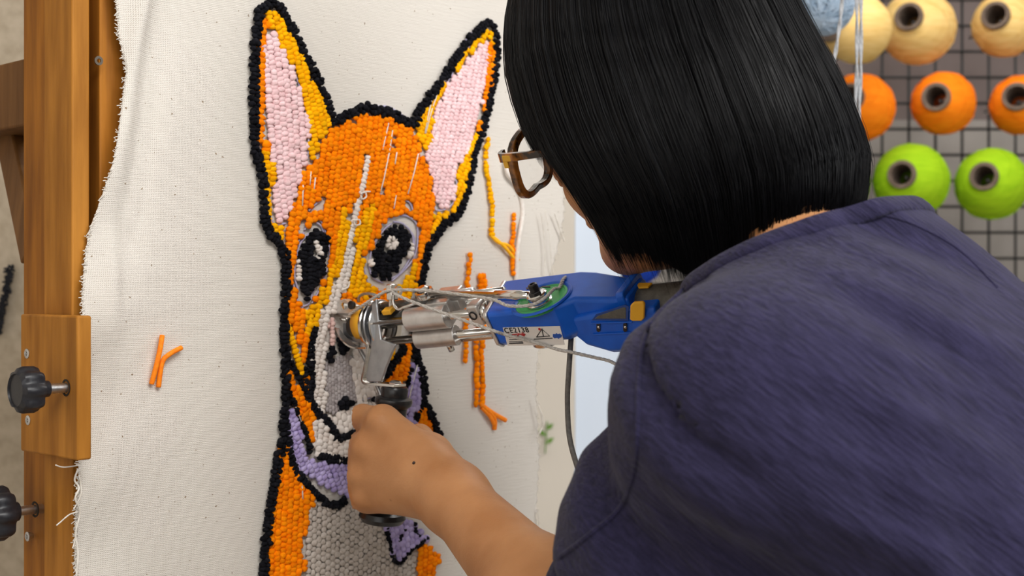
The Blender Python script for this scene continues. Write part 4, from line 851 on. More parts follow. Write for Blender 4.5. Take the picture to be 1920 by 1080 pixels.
b = BM(); tube(b, spline([Q(738, 552, .016), Q(738, 570, .016), Q(746, 580, .016), Q(758, 576, .016), Q(780, 568, .012)], 6), 0.0013, 8); obj('wire_guide', b, chrome, gun)
b = BM(); tube(b, spline([Q(672, 650, .002), Q(684, 672, .002), Q(700, 705, .001), Q(716, 745, 0)], 6), 0.0018, 8); obj('stay_rod', b, brush, gun)
# yarn eyelet
b = BM(); box(b, Q(735, 548, 0.014), (gx, zp, pp), (0.006, 0.013, 0.008)); cyl(b, Q(733, 538, 0.014), Q(733, 534, 0.014), 0.0028, 14); obj('eyelet_block', b, chrome, gun, bevel=0.001)
b = BM(); lathe(b, Q(747, 545, 0.016), gx, [(0.0022, -0.001), (0.0040, -0.001), (0.0040, 0.001), (0.0022, 0.001)], 22, closed=True); obj('eyelet', b, chrome, gun)
b = BM(); cyl(b, Q(735, 556, 0.012), G(S_(735), 0.006, 0.0), 0.0022, 12); obj('eyelet_post', b, chrome, gun)
# L shaped bracket and side handle
bk = [(701, 566), (709, 560), (714, 600), (718, 636), (746, 646), (738, 662), (727, 690), (719, 716), (692, 716), (690, 704), (699, 655)]
b = BM(); prism(b, [Q(x, y, 0.012) for x, y in bk], pp*0.0028); obj('bracket', b, brush, gun, bevel=0.0008)
strip([(701, 570), (702, 640), (694, 690), (690, 711), (697, 719), (720, 720), (750, 723)], 0.015, 0.0024, chrome, 'bracket_edge', 0.006)
ht = Q(741, 722, 0.004); hb = Q(716, 978, 0.004); ha = (hb-ht).normalized(); HL = (hb-ht).length
b = BM(); lathe(b, ht, -ha, [(0.0055, -0.004), (0.0055, 0.002), (0.004, 0.0035)], 6); obj('handle_bolt', b, chrome, gun)
hm = lambda y: (Q(741, y, 0.004)-ht).length
prof = [(0.004, 0.001), (0.0100, 0.0012), (0.0112, 0.0035), (0.0110, 0.0085), (0.0108, 0.0095), (0.0150, 0.0110), (0.0155, 0.0130), (0.0150, 0.0160), (0.0118, 0.0185), (0.0114, 0.0225), (0.0118, 0.026), (0.0125, 0.035)]
for i in range(14): prof.append((0.0136+0.0004*math.sin(i*2.2), 0.042+i*(HL-0.056)/13))
prof += [(0.0145, HL-0.010), (0.0185, HL-0.008), (0.0195, HL-0.004), (0.0170, HL), (0.006, HL+0.001)]
b = BM(); lathe(b, ht, ha, prof, 40); obj('side_handle', b, blk, gun, smooth=45, label='black rubber side handle')
# steel flywheel below the housing, cord and feed yarns
b = BM(); lathe(b, G(Sb(1026, -0.021, 0.008), -0.0205, 0.008), -nt, [(0.0130, -0.002), (0.0130, 0.0035), (0.0105, 0.0055), (0.004, 0.0055)], 40); obj('motor_cap', b, chrome, gun, smooth=40)
cordm = nmat('grey_cord', (0.085, 0.08, 0.075), (0.14, 0.13, 0.12), rough=0.6, scale=300, bump=0.2)
b = BM(); tube(b, spline([G(S_(1066), -0.014, 0.004), Q(1067, 690, 0.008), Q(1064, 750, 0.008), Q(1068, 820, 0.01), Q(1084, 880, 0.012), Q(1106, 940, 0.012), Q(1150, 1040, 0.02)]+[V((0.12, 1.05, 1.10)), V((0.2, 1.15, 0.6)), V((0.3, 1.25, 0.215)), V((0.6, 1.4, 0.205)), V((1.0, 1.5, 0.205))], 12), 0.0021, 10); obj('power_cord', b, cordm, gun)
ym = nmat('grey_feed_yarn', (0.42, 0.39, 0.36), (0.62, 0.59, 0.55), rough=0.85, scale=500, bump=0.6, bdist=0.0004)
def feed(pts):
    b = BM(); pp_ = spline(pts, 10)
    for ph in (0, 2.1, 4.2):
        rings = []; q = []
        for i, p in enumerate(pp_):
            t = (pp_[min(i+1, len(pp_)-1)]-pp_[max(i-1, 0)]).normalized(); x, y = frame_of(t); q.append(p+(x*math.cos(i*0.8+ph)+y*math.sin(i*0.8+ph))*0.0006)
        tube(b, q, 0.0008, 6)
    obj('feed_yarn', b, ym, gun)
feed([Q(655, 590, .010), Q(672, 578, .014), Q(690, 566, .018), Q(712, 552, .020), Q(735, 544, .020), Q(800, 545, .022), Q(870, 553, .026), Q(925, 562, .030), e0+gx*-0.02+bn*0.010, e0+bn*0.0105+nt*-0.001, e0+gx*0.009+bn*0.004, e0+gx*0.012-bn*0.006+nt*0.001, on_top(1048, 540, 0.002), on_top(1056, 524, 0.003), on_top(1062, 519, -0.002)])
feed([Q(736, 547, .020), Q(750, 556, .022), Q(790, 572, .024), Q(840, 590, .026), Q(885, 606, .028), Q(925, 620, .031), on_side(950, 628, 0.002), on_side(1000, 641, 0.002), on_side(1045, 655, 0.002), on_side(1070, 660, 0.002), on_rear(1105, 668, 0.004), on_rear(1140, 676, 0.003), on_rear(1160, 684, 0.004), on_rear(1200, 690, 0.004)])
# ------------------------------------------------------------------ the person
# head frame
C = V((0.1176, 0.979, 1.6145))
hf = V((-0.78175, 0.62358, 0.00324)).normalized(); hu = V((-0.25573, -0.32533, 0.91037)).normalized(); hl = hu.cross(hf).normalized()
az = V((hf.x, hf.y, 0)).normalized()
def Hd(f, l, u): return C+hf*f+hl*l+hu*u
HA = (hf, hl, hu)
# torso frame
Nb = V((0.172, 0.872, 1.515)); tfw = V((-0.93, 0.37, 0)).normalized(); tl = V((-0.37, -0.93, 0)).normalized()
tu = (tfw*0.60+UP*0.80).normalized(); tb = -(tfw*0.80-UP*0.60).normalized(); TA = (tb, tl, tu)
SL = V((0.129, 0.742, 1.434)); EL = V((0.072, 0.862, 1.255)); WL = P(848, 932, 1.070)
SR = V((0.262, 1.000, 1.455)); ER = V((0.215, 1.060, 1.235)); WR = V((0.160, 1.004, 1.395))
PEL = V((0.42, 0.78, 1.06))
body = []
A = body.append
A(ell(Hd(-.004, 0, .022), (.086, .070, .080), HA)); A(ell(Hd(.028, 0, -.028), (.062, .060, .078), HA, 0.02))
for s in (-1, 1):
    A(rcone(Hd(.0, s*.046, -.044), Hd(.060, s*.018, -.088), .021, .016, 0.02)); A(ell(Hd(.056, s*.036, -.030), (.026, .022, .022), HA, 0.015))
    A(ell(Hd(-.004, s*.077, -.008), (.018, .007, .030), HA, 0.004)); A(rcone(Hd(-.012, s*.084, .014), Hd(.0, s*.082, -.034), .0045, .006, 0.004))
A(ell(Hd(.068, 0, -.092), (.020, .022, .015), HA, 0.015)); A(rcone(Hd(.080, -.032, .020), Hd(.080, .032, .020), .010, .010, 0.012))
A(rcone(Hd(.090, 0, .006), Hd(.110, 0, -.030), .0075, .0100, 0.008))
for s in (-1, 1): A(ell(Hd(.101, s*.011, -.034), (.009, .007, .006), HA, 0.005))
A(rcone(Hd(.086, -.018, -.056), Hd(.086, .018, -.056), .0055, .0055, 0.004)); A(rcone(Hd(.085, -.014, -.066), Hd(.085, .014, -.066), .0065, .0065, 0.004))
A(rcone(Hd(.094, -.022, -.0607), Hd(.094, .022, -.0607), .0018, .0018, 0.002, 's'))
for s in (-1, 1): A(ell(Hd(.094, s*.031, .001), (.013, .016, .0105), HA, 0.006, 's')); A(rcone(Hd(.085, s*.018, .009), Hd(.080, s*.044, .009), .0042, .0042, 0.003)); A(rcone(Hd(.085, s*.018, -.007), Hd(.080, s*.044, -.006), .0030, .0030, 0.003))
A(rcone(Hd(-.028, 0, -.035), Nb-tu*0.04-UP*0.01, .047, .050, 0.03))
A(rcone(Nb-tu*0.08-UP*0.035, Nb-tu*0.10-UP*0.045+tl*0.09, .056, .042, 0.03)); A(rcone(Nb-tu*0.08-UP*0.035, Nb-tu*0.10-UP*0.045-tl*0.09, .056, .042, 0.03))
A(ell(Nb-tu*0.20-UP*0.035, (.098, .150, .170), TA, 0.05)); A(ell(Nb-tu*0.37-UP*0.03, (.092, .128, .130), TA, 0.05)); A(ell(PEL, (.10, .15, .12), ((1, 0, 0), tl, UP), 0.05))
A(rcone(SL, EL, .045, .036, 0.03)); A(rcone(EL, EL*0.55+WL*0.45, .037, .0345, 0.02)); A(rcone(EL*0.55+WL*0.45, WL, .0340, .0235, 0.02))
A(rcone(SR, ER, .045, .036, 0.03)); A(rcone(ER, WR, .036, .026, 0.02))
# left hand, closed round the side handle
fing = {'i': [(718, 790, 1.120), (680, 782, 1.152), (704, 789, 1.180), (734, 792, 1.176)], 'm': [(690, 842, 1.122), (659, 838, 1.156), (690, 842, 1.184), (722, 845, 1.178)],
        'r': [(680, 892, 1.124), (655, 892, 1.157), (688, 892, 1.183), (718, 893, 1.176)], 'p': [(690, 934, 1.125), (670, 934, 1.152), (698, 932, 1.176), (724, 932, 1.170)]}
rad = {'i': (.0118, .0104, .0090, .0082), 'm': (.0122, .0106, .0092, .0084), 'r': (.0116, .0100, .0088, .0080), 'p': (.0105, .0088, .0078, .0070)}
NX_, k_f = [], 0.0035
A(rcone(WL, P(790, 890, 1.095), .0245, .0215, 0.02)); 
carp = {'i': (800, 862, 1.098), 'm': (796, 885, 1.094), 'r': (792, 905, 1.095), 'p': (790, 925, 1.100)}
for k in 'imrp':
    J = [P(*q) for q in fing[k]]; R_ = rad[k]
    A(rcone(P(*carp[k]), J[0], .0165, R_[0]+.0012, 0.018))
for k in 'imrp':
    J = [P(*q) for q in fing[k]]; R_ = rad[k]
    for a in range(3): A(rcone(J[a], J[a+1], R_[a], R_[a+1], k_f if a else 0.006))
    A(ell(J[0]+V((-.003, -.0075, .001)), (.0078, .0080, .0072), None, 0.006))
TJ = [P(838, 908, 1.085), P(806, 856, 1.118), P(786, 822, 1.150), P(758, 818, 1.186), P(738, 826, 1.192)]; TR = (.019, .0165, .0115, .0100, .0085)
for a in range(4): A(rcone(TJ[a], TJ[a+1], TR[a], TR[a+1], 0.010 if a < 2 else 0.003))
# tendons on the back of the hand
for k, dx in (('i', 0), ('m', 0), ('r', 0)): A(rcone(P(*carp[k])+V((0, -.0135, 0)), P(*fing[k][0])+V((0, -.0110, 0)), .0030, .0030, 0.008))
# right hand round the trigger housing and rear handle
hx = G(S_(1300)+0.045, -0.012, 0.0); A(rcone(WR, hx-nt*0.020, .024, .020, 0.02)); A(rcone(hx-nt*0.022+gx*0.02, hx-nt*0.024-gx*0.03, .016, .014, 0.015))
for i in range(4):
    s = S_(1300)+0.012+i*0.019
    J = [G(s, -0.044, 0.004), G(s-0.002, -0.030, -0.032), G(s-0.003, -0.004, -0.034), G(s-0.003, 0.012, -0.026)]
    for a in range(3): A(rcone(J[a], J[a+1], .0098-.0008*a, .0090-.0008*a, 0.004))
J = [hx-nt*0.024, G(S_(1300)+0.045, -0.034, 0.014), G(S_(1300)+0.035, -0.020, 0.026), G(S_(1300)+0.022, -0.004, 0.027)]
for a in range(3): A(rcone(J[a], J[a+1], .014-.002*a, .012-.002*a, 0.006))

def skin_setup(nt_, b):
    L = nt_.links.new; tc = node(nt_, 'ShaderNodeTexCoord')
    n = node(nt_, 'ShaderNodeTexNoise'); n.inputs['Scale'].default_value = 22; n.inputs['Detail'].default_value = 4; L(tc.outputs['Object'], n.inputs['Vector'])
    r = node(nt_, 'ShaderNodeValToRGB'); r.color_ramp.elements[0].position = 0.35; r.color_ramp.elements[1].position = 0.7
    r.color_ramp.elements[0].color = (0.38, 0.165, 0.062, 1); r.color_ramp.elements[1].color = (0.49, 0.235, 0.10, 1); L(n.outputs['Fac'], r.inputs[0])
    v = node(nt_, 'ShaderNodeTexVoronoi'); v.inputs['Scale'].default_value = 38; L(tc.outputs['Object'], v.inputs['Vector'])
    r2 = node(nt_, 'ShaderNodeValToRGB'); r2.color_ramp.elements[0].position = 0.03; r2.color_ramp.elements[1].position = 0.055; r2.color_ramp.elements[0].color = (1, 1, 1, 1); r2.color_ramp.elements[1].color = (0, 0, 0, 1)
    L(v.outputs['Distance'], r2.inputs[0]); mx = node(nt_, 'ShaderNodeMix', data_type='RGBA'); mu = node(nt_, 'ShaderNodeMath', operation='MULTIPLY'); L(r2.outputs[0], mu.inputs[0]); mu.inputs[1].default_value = 0.45
    L(mu.outputs[0], mx.inputs[0]); L(r.outputs[0], mx.inputs[6]); mx.inputs[7].default_value = (0.22, 0.08, 0.03, 1); L(mx.outputs[2], b.inputs['Base Color'])
    n2 = node(nt_, 'ShaderNodeTexNoise'); n2.inputs['Scale'].default_value = 700; L(tc.outputs['Object'], n2.inputs['Vector'])
    n3 = node(nt_, 'ShaderNodeTexNoise'); n3.inputs['Scale'].default_value = 70; n3.inputs['Detail'].default_value = 3; L(tc.outputs['Object'], n3.inputs['Vector'])
    ad = node(nt_, 'ShaderNodeMath', operation='MULTIPLY_ADD'); L(n3.outputs['Fac'], ad.inputs[0]); ad.inputs[1].default_value = 2.5; L(n2.outputs['Fac'], ad.inputs[2])
    bp = node(nt_, 'ShaderNodeBump'); bp.inputs['Strength'].default_value = 0.25; bp.inputs['Distance'].default_value = 0.0006; L(ad.outputs[0], bp.inputs['Height']); L(bp.outputs[0], b.inputs['Normal'])
skin = mat('skin', (0.5, 0.25, 0.12), 0.5, 0, 0.35, skin_setup, **{'Subsurface Weight': 0.12, 'Subsurface Radius': (0.01, 0.004, 0.002), 'Subsurface Scale': 0.5})
per = thing('person', (0.40, 0.80, 0.2), 'person with black bob and navy shirt leaning in, both hands on the tufting gun', 'person')
def smooth_mesh(v, f, it=2, lam=0.5):
    n = len(v); e = np.concatenate([f[:, [0, 1]], f[:, [1, 2]], f[:, [2, 3]], f[:, [3, 0]]])
    for _ in range(it):
        acc = np.zeros_like(v); cnt = np.zeros(n)
        for a, b_ in ((0, 1), (1, 0)):
            for c in range(3): acc[:, c] += np.bincount(e[:, a], v[e[:, b_], c], n)
            cnt += np.bincount(e[:, a], minlength=n)
        v = v+lam*(acc/np.maximum(cnt, 1)[:, None]-v)
    return v
# legs under the trousers keep the body one surface
HLp, HRp = PEL+tl*0.09-UP*0.04, PEL-tl*0.09-UP*0.04
KL, KR = V((0.30, 0.62, 0.68)), V((0.42, 0.92, 0.68)); FL, FR = V((0.36, 0.66, 0.30)), V((0.50, 0.95, 0.30))
for a, k, f in ((HLp, KL, FL), (HRp, KR, FR)): A(rcone(a, k, .075, .052, 0.04)); A(rcone(k, f, .050, .034, 0.02)); A(rcone(f, f+V((-.02, .008, -.05)), .034, .030, 0.02)); A(rcone(f+V((0, 0, -.055)), f+V((-.12, .05, -.062)), .030, .024, 0.02))
bv, bf = surface(body, (-0.13, 0.5, 0.2), (0.62, 1.25, 1.80), 0.0028)
bv = smooth_mesh(bv, bf, 1, 0.5)
np_obj('body', bv, bf, skin, per)
# eyes
eyem = mat('eye_white', (0.8, 0.78, 0.75), 0.15); iris = mat('dark_iris', (0.02, 0.01, 0.006), 0.1)
for s in (-1, 1):
    b = BM(); bmesh.ops.create_uvsphere(b, u_segments=20, v_segments=14, radius=0.0118, matrix=Matrix.Translation(Hd(.0785, s*.031, .001))); e = obj('eye', b, eyem, per)
    b = BM(); lathe(b, Hd(.0785, s*.031, .001), hf, [(0.0055, 0.0104), (0.0050, 0.0112), (0.003, 0.0119)], 20); obj('iris', b, iris, e)
# mole on the back of the hand
def on_mesh(px, py, bvh, off=0.0):
    r = V(((px-960)/F, 1, -(py-540)/F)).normalized(); h, n, i, d = bvh.ray_cast(V((0, 0, CZ)), r)
    return (None, None) if h is None else (h+n*off if n.dot(r) < 0 else h-n*off, n)
bb = BVHTree.FromPolygons([tuple(v) for v in bv], [tuple(f) for f in bf])
h, n = on_mesh(776, 868, bb)
if h: b = BM(); bmesh.ops.create_uvsphere(b, u_segments=10, v_segments=8, radius=0.0013, matrix=Matrix.Translation(h)); obj('mole', b, mat('mole', (0.03, 0.012, 0.008), 0.6), per)
# ---- shirt
sh = []
B_ = sh.append
dz = V((0.012, 0, -0.038))
B_(rcone(Nb-tu*0.07+dz*0.8, Nb+V((0.004, 0, 0.004)), .100, .074, 0.04))
B_(ell(Nb-tu*0.12+tb*0.008+dz, (.098, .160, .115), TA, 0.06)); B_(ell(Nb-tu*0.24+dz, (.122, .175, .160), TA, 0.05)); B_(ell(Nb-tu*0.38+dz, (.125, .165, .150), TA, 0.05)); B_(ell(PEL-UP*0.02, (.130, .172, .16), ((1, 0, 0), tl, UP), 0.05))
B_(rcone(SL, SL*0.5+EL*0.5, .068, .072, 0.11)); B_(rcone(SL*0.5+EL*0.5, EL+(EL-SL)*0.12, .070, .064, 0.03))
B_(rcone(SR, ER, .064, .062, 0.09)); B_(rcone(ER, ER+(ER-SR)*0.1, .062, .060, 0.03))
def fold(p):
    x, y, z = p[:, 0], p[:, 1], p[:, 2]
    a = x*0.60+z*0.80; t = x*0.80-z*0.60
    d = 0.0024*np.sin(a*95+3*np.sin(t*11)+y*14)*(0.5+0.5*np.sin(t*23+a*9))
    d += 0.0030*np.sin(a*38+2*np.sin(t*8+1)+y*6)
    d += 0.0014*np.sin(a*210+4*np.sin(t*14)+y*25)*(0.5+0.5*np.sin(t*31+a*17+2))
    # sleeve rings where the cloth bunches at the arm
    ax = np.array((EL-SL).normalized()); q = (p-np.array(SL)); u = q@ax; rr = np.linalg.norm(q-u[:, None]*ax, axis=1)
    wgt = np.exp(-np.maximum(rr-0.075, 0)/0.02)*(u > -0.02)*np.exp(-np.maximum(u-0.26, 0)/0.02)
    th = (q@np.array(V((1, 0, 0))))
    d += wgt*(0.0075*np.sin(u*78+th*14+1.6)+0.003*np.sin(u*150+th*-22))*np.clip((0.04-th)/0.08, 0.15, 1)
    # long soft drapes over the back
    d += 0.0045*np.exp(-((a-(1.39+0.10*np.sin(t*7)))/0.018)**2)+0.004*np.exp(-((x-0.195-0.25*(1.40-z))/0.014)**2)*np.clip((1.46-z)/0.05, 0, 1)
    d += 0.004*np.exp(-((a-(1.335+0.06*np.sin(t*9+1)))/0.012)**2)
    return -d
sv, sf = surface(sh, (-0.10, 0.45, 0.80), (0.72, 1.25, 1.70), 0.0040, extra=fold)
sv = smooth_mesh(sv, sf, 2, 0.5)
b = BM(); vs = [b.verts.new(v) for v in sv]
for f in sf: b.faces.new([vs[i] for i in f])
b.normal_update()
def cut(b, c, n, R, keep_neg=True):
    c = V(c); n = V(n).normalized()
    fs = [f for f in b.faces if (f.calc_center_median()-c).length < R]
    geom = list({v for f in fs for v in f.verts})+list({e for f in fs for e in f.edges})+fs
    r = bmesh.ops.bisect_plane(b, geom=geom, plane_co=c, plane_no=n, dist=1e-6)
    dead = [f for f in b.faces if (f.calc_center_median()-c).length < R+0.02 and (f.calc_center_median()-c).dot(n) > 1e-7]
    bmesh.ops.delete(b, geom=dead, context='FACES')
    return r
ncut = V((-0.31, 0.20, 0.90)).normalized(); nc = V((0.172, 0.868, 1.5225))
cut(b, nc, ncut, 0.11)
cut(b, EL+(EL-SL).normalized()*0.035, (EL-SL), 0.10); cut(b, ER+(ER-SR).normalized()*0.02, (ER-SR), 0.085); cut(b, V((0.42, 0.78, 0.96)), (0, 0, -1), 0.40)
def loops(b, c, R):
    es = [e for e in b.edges if e.is_boundary and (e.verts[0].co-V(c)).length < R]; adj = {}
    for e in es:
        for v in e.verts: adj.setdefault(v.index, []).append(e.other_vert(v).index)
    b.verts.ensure_lookup_table(); out = []; seen = set()
    for s in list(adj):
        if s in seen or len(adj[s]) != 2: continue
        lp = [s]; seen.add(s); cur = s
        while True:
            nx = [q for q in adj[cur] if q not in seen]
            if not nx: break
            cur = nx[0]; seen.add(cur); lp.append(cur)
        out.append([b.verts[i].co.copy() for i in lp])
    return max(out, key=len) if out else []
b.verts.index_update(); b.verts.ensure_lookup_table()
col = loops(b, nc, 0.14); cuff = loops(b, EL+(EL-SL).normalized()*0.035, 0.12)
def shirt_setup(nt_, b_):
    L = nt_.links.new; tc = node(nt_, 'ShaderNodeTexCoord'); rt = node(nt_, 'ShaderNodeMapping'); rt.inputs['Rotation'].default_value = (0, math.radians(-38), 0); L(tc.outputs['Object'], rt.inputs[0])
    mp = node(nt_, 'ShaderNodeMapping'); mp.inputs['Scale'].default_value = (60, 160, 520)
    L(rt.outputs[0], mp.inputs[0])
    n = node(nt_, 'ShaderNodeTexNoise'); n.inputs['Scale'].default_value = 1; n.inputs['Detail'].default_value = 5; n.inputs['Distortion'].default_value = 0.4; L(mp.outputs[0], n.inputs['Vector'])
    w_ = node(nt_, 'ShaderNodeTexNoise'); w_.inputs['Scale'].default_value = 900; w_.inputs['Detail'].default_value = 2; L(tc.outputs['Object'], w_.inputs['Vector'])
    big = node(nt_, 'ShaderNodeTexNoise'); big.inputs['Scale'].default_value = 9; L(tc.outputs['Object'], big.inputs['Vector'])
    r = node(nt_, 'ShaderNodeValToRGB'); r.color_ramp.elements[0].position = 0.3; r.color_ramp.elements[1].position = 0.7
    r.color_ramp.elements[0].color = (0.012, 0.0105, 0.030, 1); r.color_ramp.elements[1].color = (0.028, 0.0245, 0.066, 1)
    ad = node(nt_, 'ShaderNodeMath', operation='MULTIPLY_ADD'); L(w_.outputs['Fac'], ad.inputs[0]); ad.inputs[1].default_value = 0.35; L(n.outputs['Fac'], ad.inputs[2])
    sb = node(nt_, 'ShaderNodeMath', operation='SUBTRACT'); L(ad.outputs[0], sb.inputs[0]); sb.inputs[1].default_value = 0.17; L(sb.outputs[0], r.inputs[0]); L(r.outputs[0], b_.inputs['Base Color'])
    bp = node(nt_, 'ShaderNodeBump'); bp.inputs['Strength'].default_value = 0.8; bp.inputs['Distance'].default_value = 0.0022; L(n.outputs['Fac'], bp.inputs['Height'])
    bp2 = node(nt_, 'ShaderNodeBump'); bp2.inputs['Strength'].default_value = 0.35; bp2.inputs['Distance'].default_value = 0.0004; L(w_.outputs['Fac'], bp2.inputs['Height']); L(bp.outputs[0], bp2.inputs['Normal']); L(bp2.outputs[0], b_.inputs['Normal'])
navy = mat('navy_cotton', (0.04, 0.035, 0.1), 0.9, 0, 0.15, shirt_setup, **{'Sheen Weight': 0.08, 'Sheen Roughness': 0.5})
sbvh = BVHTree.FromBMesh(b)
so = obj('shirt', b, navy, per, smooth=80); md = so.modifiers.new('t', 'SOLIDIFY'); md.thickness = 0.0018; md.offset = -1
def band(pts, c, name, drop, th, outw, parent):
    if len(pts) < 8: return
    m = len(pts); P_ = pts
    for _ in range(3): P_ = [(P_[i-1]+P_[i]*2+P_[(i+1) % m])*0.25 for i in range(m)]
    b = BM(); rings = []
    for i, p in enumerate(P_):
        h, n, _, _ = sbvh.find_nearest(p); t = (P_[(i+1) % m]-P_[i-1]).normalized(); n = (n-t*n.dot(t)).normalized(); d = t.cross(n).normalized()
        if d.dot(c) > 0: d = -d
        pr = [(-0.0010, -0.0005), (0.0016, -0.0006), (0.0025, drop*0.15), (0.0023+0.0005*(i % 2), drop*0.5), (0.0022, drop*0.88), (0.0008, drop), (-0.0006, drop)]
        rings.append([b.verts.new(p+n*a*th+d*q) for a, q in pr])
    for i in range(m):
        r1, r2 = rings[i], rings[(i+1) % m]
        for k in range(len(r1)-1): b.faces.new([r1[k], r1[k+1], r2[k+1], r2[k]])
    bmesh.ops.recalc_face_normals(b, faces=b.faces); obj(name, b, navy, parent, smooth=60)
band(col, ncut, 'collar', 0.011, 1.0, 1, so); band(cuff, (EL-SL).normalized(), 'cuff', 0.02, 0.8, 1, so)
def seam(pxs, r=0.0012, name='seam'):
    pts = []
    sp = spline([V((x, y, 0)) for x, y in pxs], 12)
    for q in sp:
        h, n = on_mesh(q.x, q.y, sbvh, 0.0)
        if h: pts.append(h)
    if len(pts) > 4:
        for _ in range(2): pts = [pts[0]]+[(pts[i-1]+pts[i]*2+pts[i+1])*0.25 for i in range(1, len(pts)-1)]+[pts[-1]]
        b = BM(); tube(b, pts, r, 6); obj(name, b, navy, so)
seam([(1300, 528), (1262, 560), (1226, 600), (1206, 650), (1198, 720), (1196, 800), (1192, 870), (1165, 950), (1110, 1000), (1050, 1045)], 0.0017)
seam([(1655, 402), (1720, 424), (1800, 470), (1870, 540)], 0.0009)
# trousers and shoes (below the frame)
tr = [ell(PEL-UP*0.03, (.118, .160, .13), ((1, 0, 0), tl, UP), 0.05)]
for a, k, f in ((HLp, KL, FL), (HRp, KR, FR)): tr += [rcone(a, k, .092, .068, 0.05), rcone(k, f-UP*0.03, .066, .052, 0.03)]
tv, tf_ = surface(tr, (0.1, 0.4, 0.2), (0.75, 1.2, 1.25), 0.008); tv = smooth_mesh(tv, tf_, 2)
np_obj('trousers', tv, tf_, nmat('black_trousers', (0.012, 0.012, 0.015), (0.02, 0.02, 0.024), rough=0.85, scale=50), per)
for f in (FL, FR):
    s_ = [rcone(f+V((0.012, 0, -.072)), f+V((-.13, .05, -.078)), .036, .032, 0.02), rcone(f+V((0, 0, -.02)), f+V((-.01, 0, -.07)), .042, .042, 0.03)]
    pv, pf = surface(s_, (f.x-0.25, f.y-0.1, 0.1), (f.x+0.12, f.y+0.2, 0.4), 0.005); pv[:, 2] = np.maximum(pv[:, 2], 0.2)
    np_obj('shoe', pv, pf, nmat('white_shoe', (0.6, 0.6, 0.58), (0.7, 0.7, 0.68), rough=0.6, scale=40), per)
# ---- hair: bob, a solid under-layer and thousands of strands
LV = [(-205, 1150, 1200), (-195, 1090, 1270), (-170, 1035, 1340), (-120, 985, 1396), (-60, 966, 1452), (0, 954, 1478), (60, 950, 1506), (120, 952, 1536), (180, 966, 1564), (240, 982, 1588), (300, 1008, 1608), (350, 1042, 1610), (400, 1074, 1606), (450, 1104, 1592), (500, 1132, 1575), (560, 1160, 1555)]
LY = np.array(LV, float)
lh = V((az.y, -az.x, 0)); lh = lh if lh.y < 0 else -lh
HX, HD = 0.118, 0.965
def hair_pt(al, y, sc=1.0):
    Lx = np.interp(y, LY[:, 0], LY[:, 1]); Rx = np.interp(y, LY[:, 0], LY[:, 2]); u = ((Lx+Rx)/2-960)/F
    s = (HD*u-HX)/(-az.x+az.y*u); d = HD-az.y*s; Wm = (Rx-Lx)/2/F*d; A_ = Wm/0.928; Bm = A_*0.82
    z = CZ+(540-y)/F*HD
    sc *= 0.978
    return np.array([HX-az.x*s+(az.x*A_*math.cos(al)+lh.x*Bm*math.sin(al))*sc, d+(az.y*A_*math.cos(al)+lh.y*Bm*math.sin(al))*sc, z])
def z_end(al, jit=0.0):
    a = (math.degrees(al)+180) % 360-180      # 0 front, 90 left (camera side), 180 back
    base = hair_pt(al, 430)
    z = 1.504+max(0.0, base[0]-0.115)*0.37
    if 30 < a < 100: z += 0.016*min(1, (100-a)/22)
    w = abs(a); 
    if w < 46: z = max(z, 1.602+0.004*math.cos(a*0.1))
    elif w < 56: t_ = (w-46)/10; z = z*t_+1.602*(1-t_)
    return z+jit
def y_of(z): return 540-(z-CZ)*F/HD
def strand_np(al0, drift, rad_j, tw, zj, n=15):
    out = []; ye = y_of(z_end(al0+drift, zj))
    for i in range(n):
        t = i/(n-1); tt_ = t**1.45; y = -204+(ye+204)*tt_
        al = al0+drift*t+tw*math.sin(t*5+al0*7)
        sc = 1.0+rad_j*(0.4+0.6*math.sin(min(1, t*2)*math.pi/2))-0.02*max(0, t-0.85)/0.15
        out.append(hair_pt(al, y, sc))
    return out
hairm = mat('black_hair', (0.0025, 0.0025, 0.0035), 0.36, 0, 0.18, None)
# under-layer
NA, NV = 160, 26; vs = []
for i in range(NA):
    al = 2*math.pi*i/NA; ye = y_of(z_end(al))-6
    for j in range(NV):
        t = (j/(NV-1))**1.3; vs.append(hair_pt(al, -203+(ye+203)*t, 0.955-0.03*max(0, t-0.9)/0.1))
fs = [(i*NV+j, ((i+1) % NA)*NV+j, ((i+1) % NA)*NV+j+1, i*NV+j+1) for i in range(NA) for j in range(NV-1)]
hair = np_obj('hair', vs, fs, hairm, per); md = hair.modifiers.new('t', 'SOLIDIFY'); md.thickness = 0.004; md.offset = 1
rg = random.Random(21); clump = [(rg.uniform(0, 2*math.pi), rg.gauss(0, 0.035), rg.gauss(0, 0.010)) for _ in range(230)]
paths, widths = [], []
for s in range(9500):
    c = clump[rg.randrange(len(clump))]; a0 = c[0]+rg.gauss(0, 0.035)
    paths.append(strand_np(a0, c[1]-(a0-c[0])*0.25+rg.gauss(0, 0.012), c[2]+abs(rg.gauss(0, 0.010))-0.004, rg.gauss(0, 0.006), rg.gauss(0, 0.0045)+(rg.random() < 0.12)*-rg.random()*0.010)); widths.append(rg.uniform(0.00022, 0.00046))
for s in range(260):   # flyaways
    a0 = rg.uniform(0, 2*math.pi); paths.append(strand_np(a0, rg.gauss(0, 0.10), 0.015+abs(rg.gauss(0, 0.022)), rg.gauss(0, 0.02), -rg.random()*0.016)); widths.append(0.00016)
for s in range(80):    # wisps at the cheek
    a0 = rg.uniform(0.70, 1.15); paths.append(strand_np(a0, -rg.random()*0.22, 0.01+rg.random()*0.03, rg.gauss(0, 0.02), -rg.random()*0.03)); widths.append(0.00022)
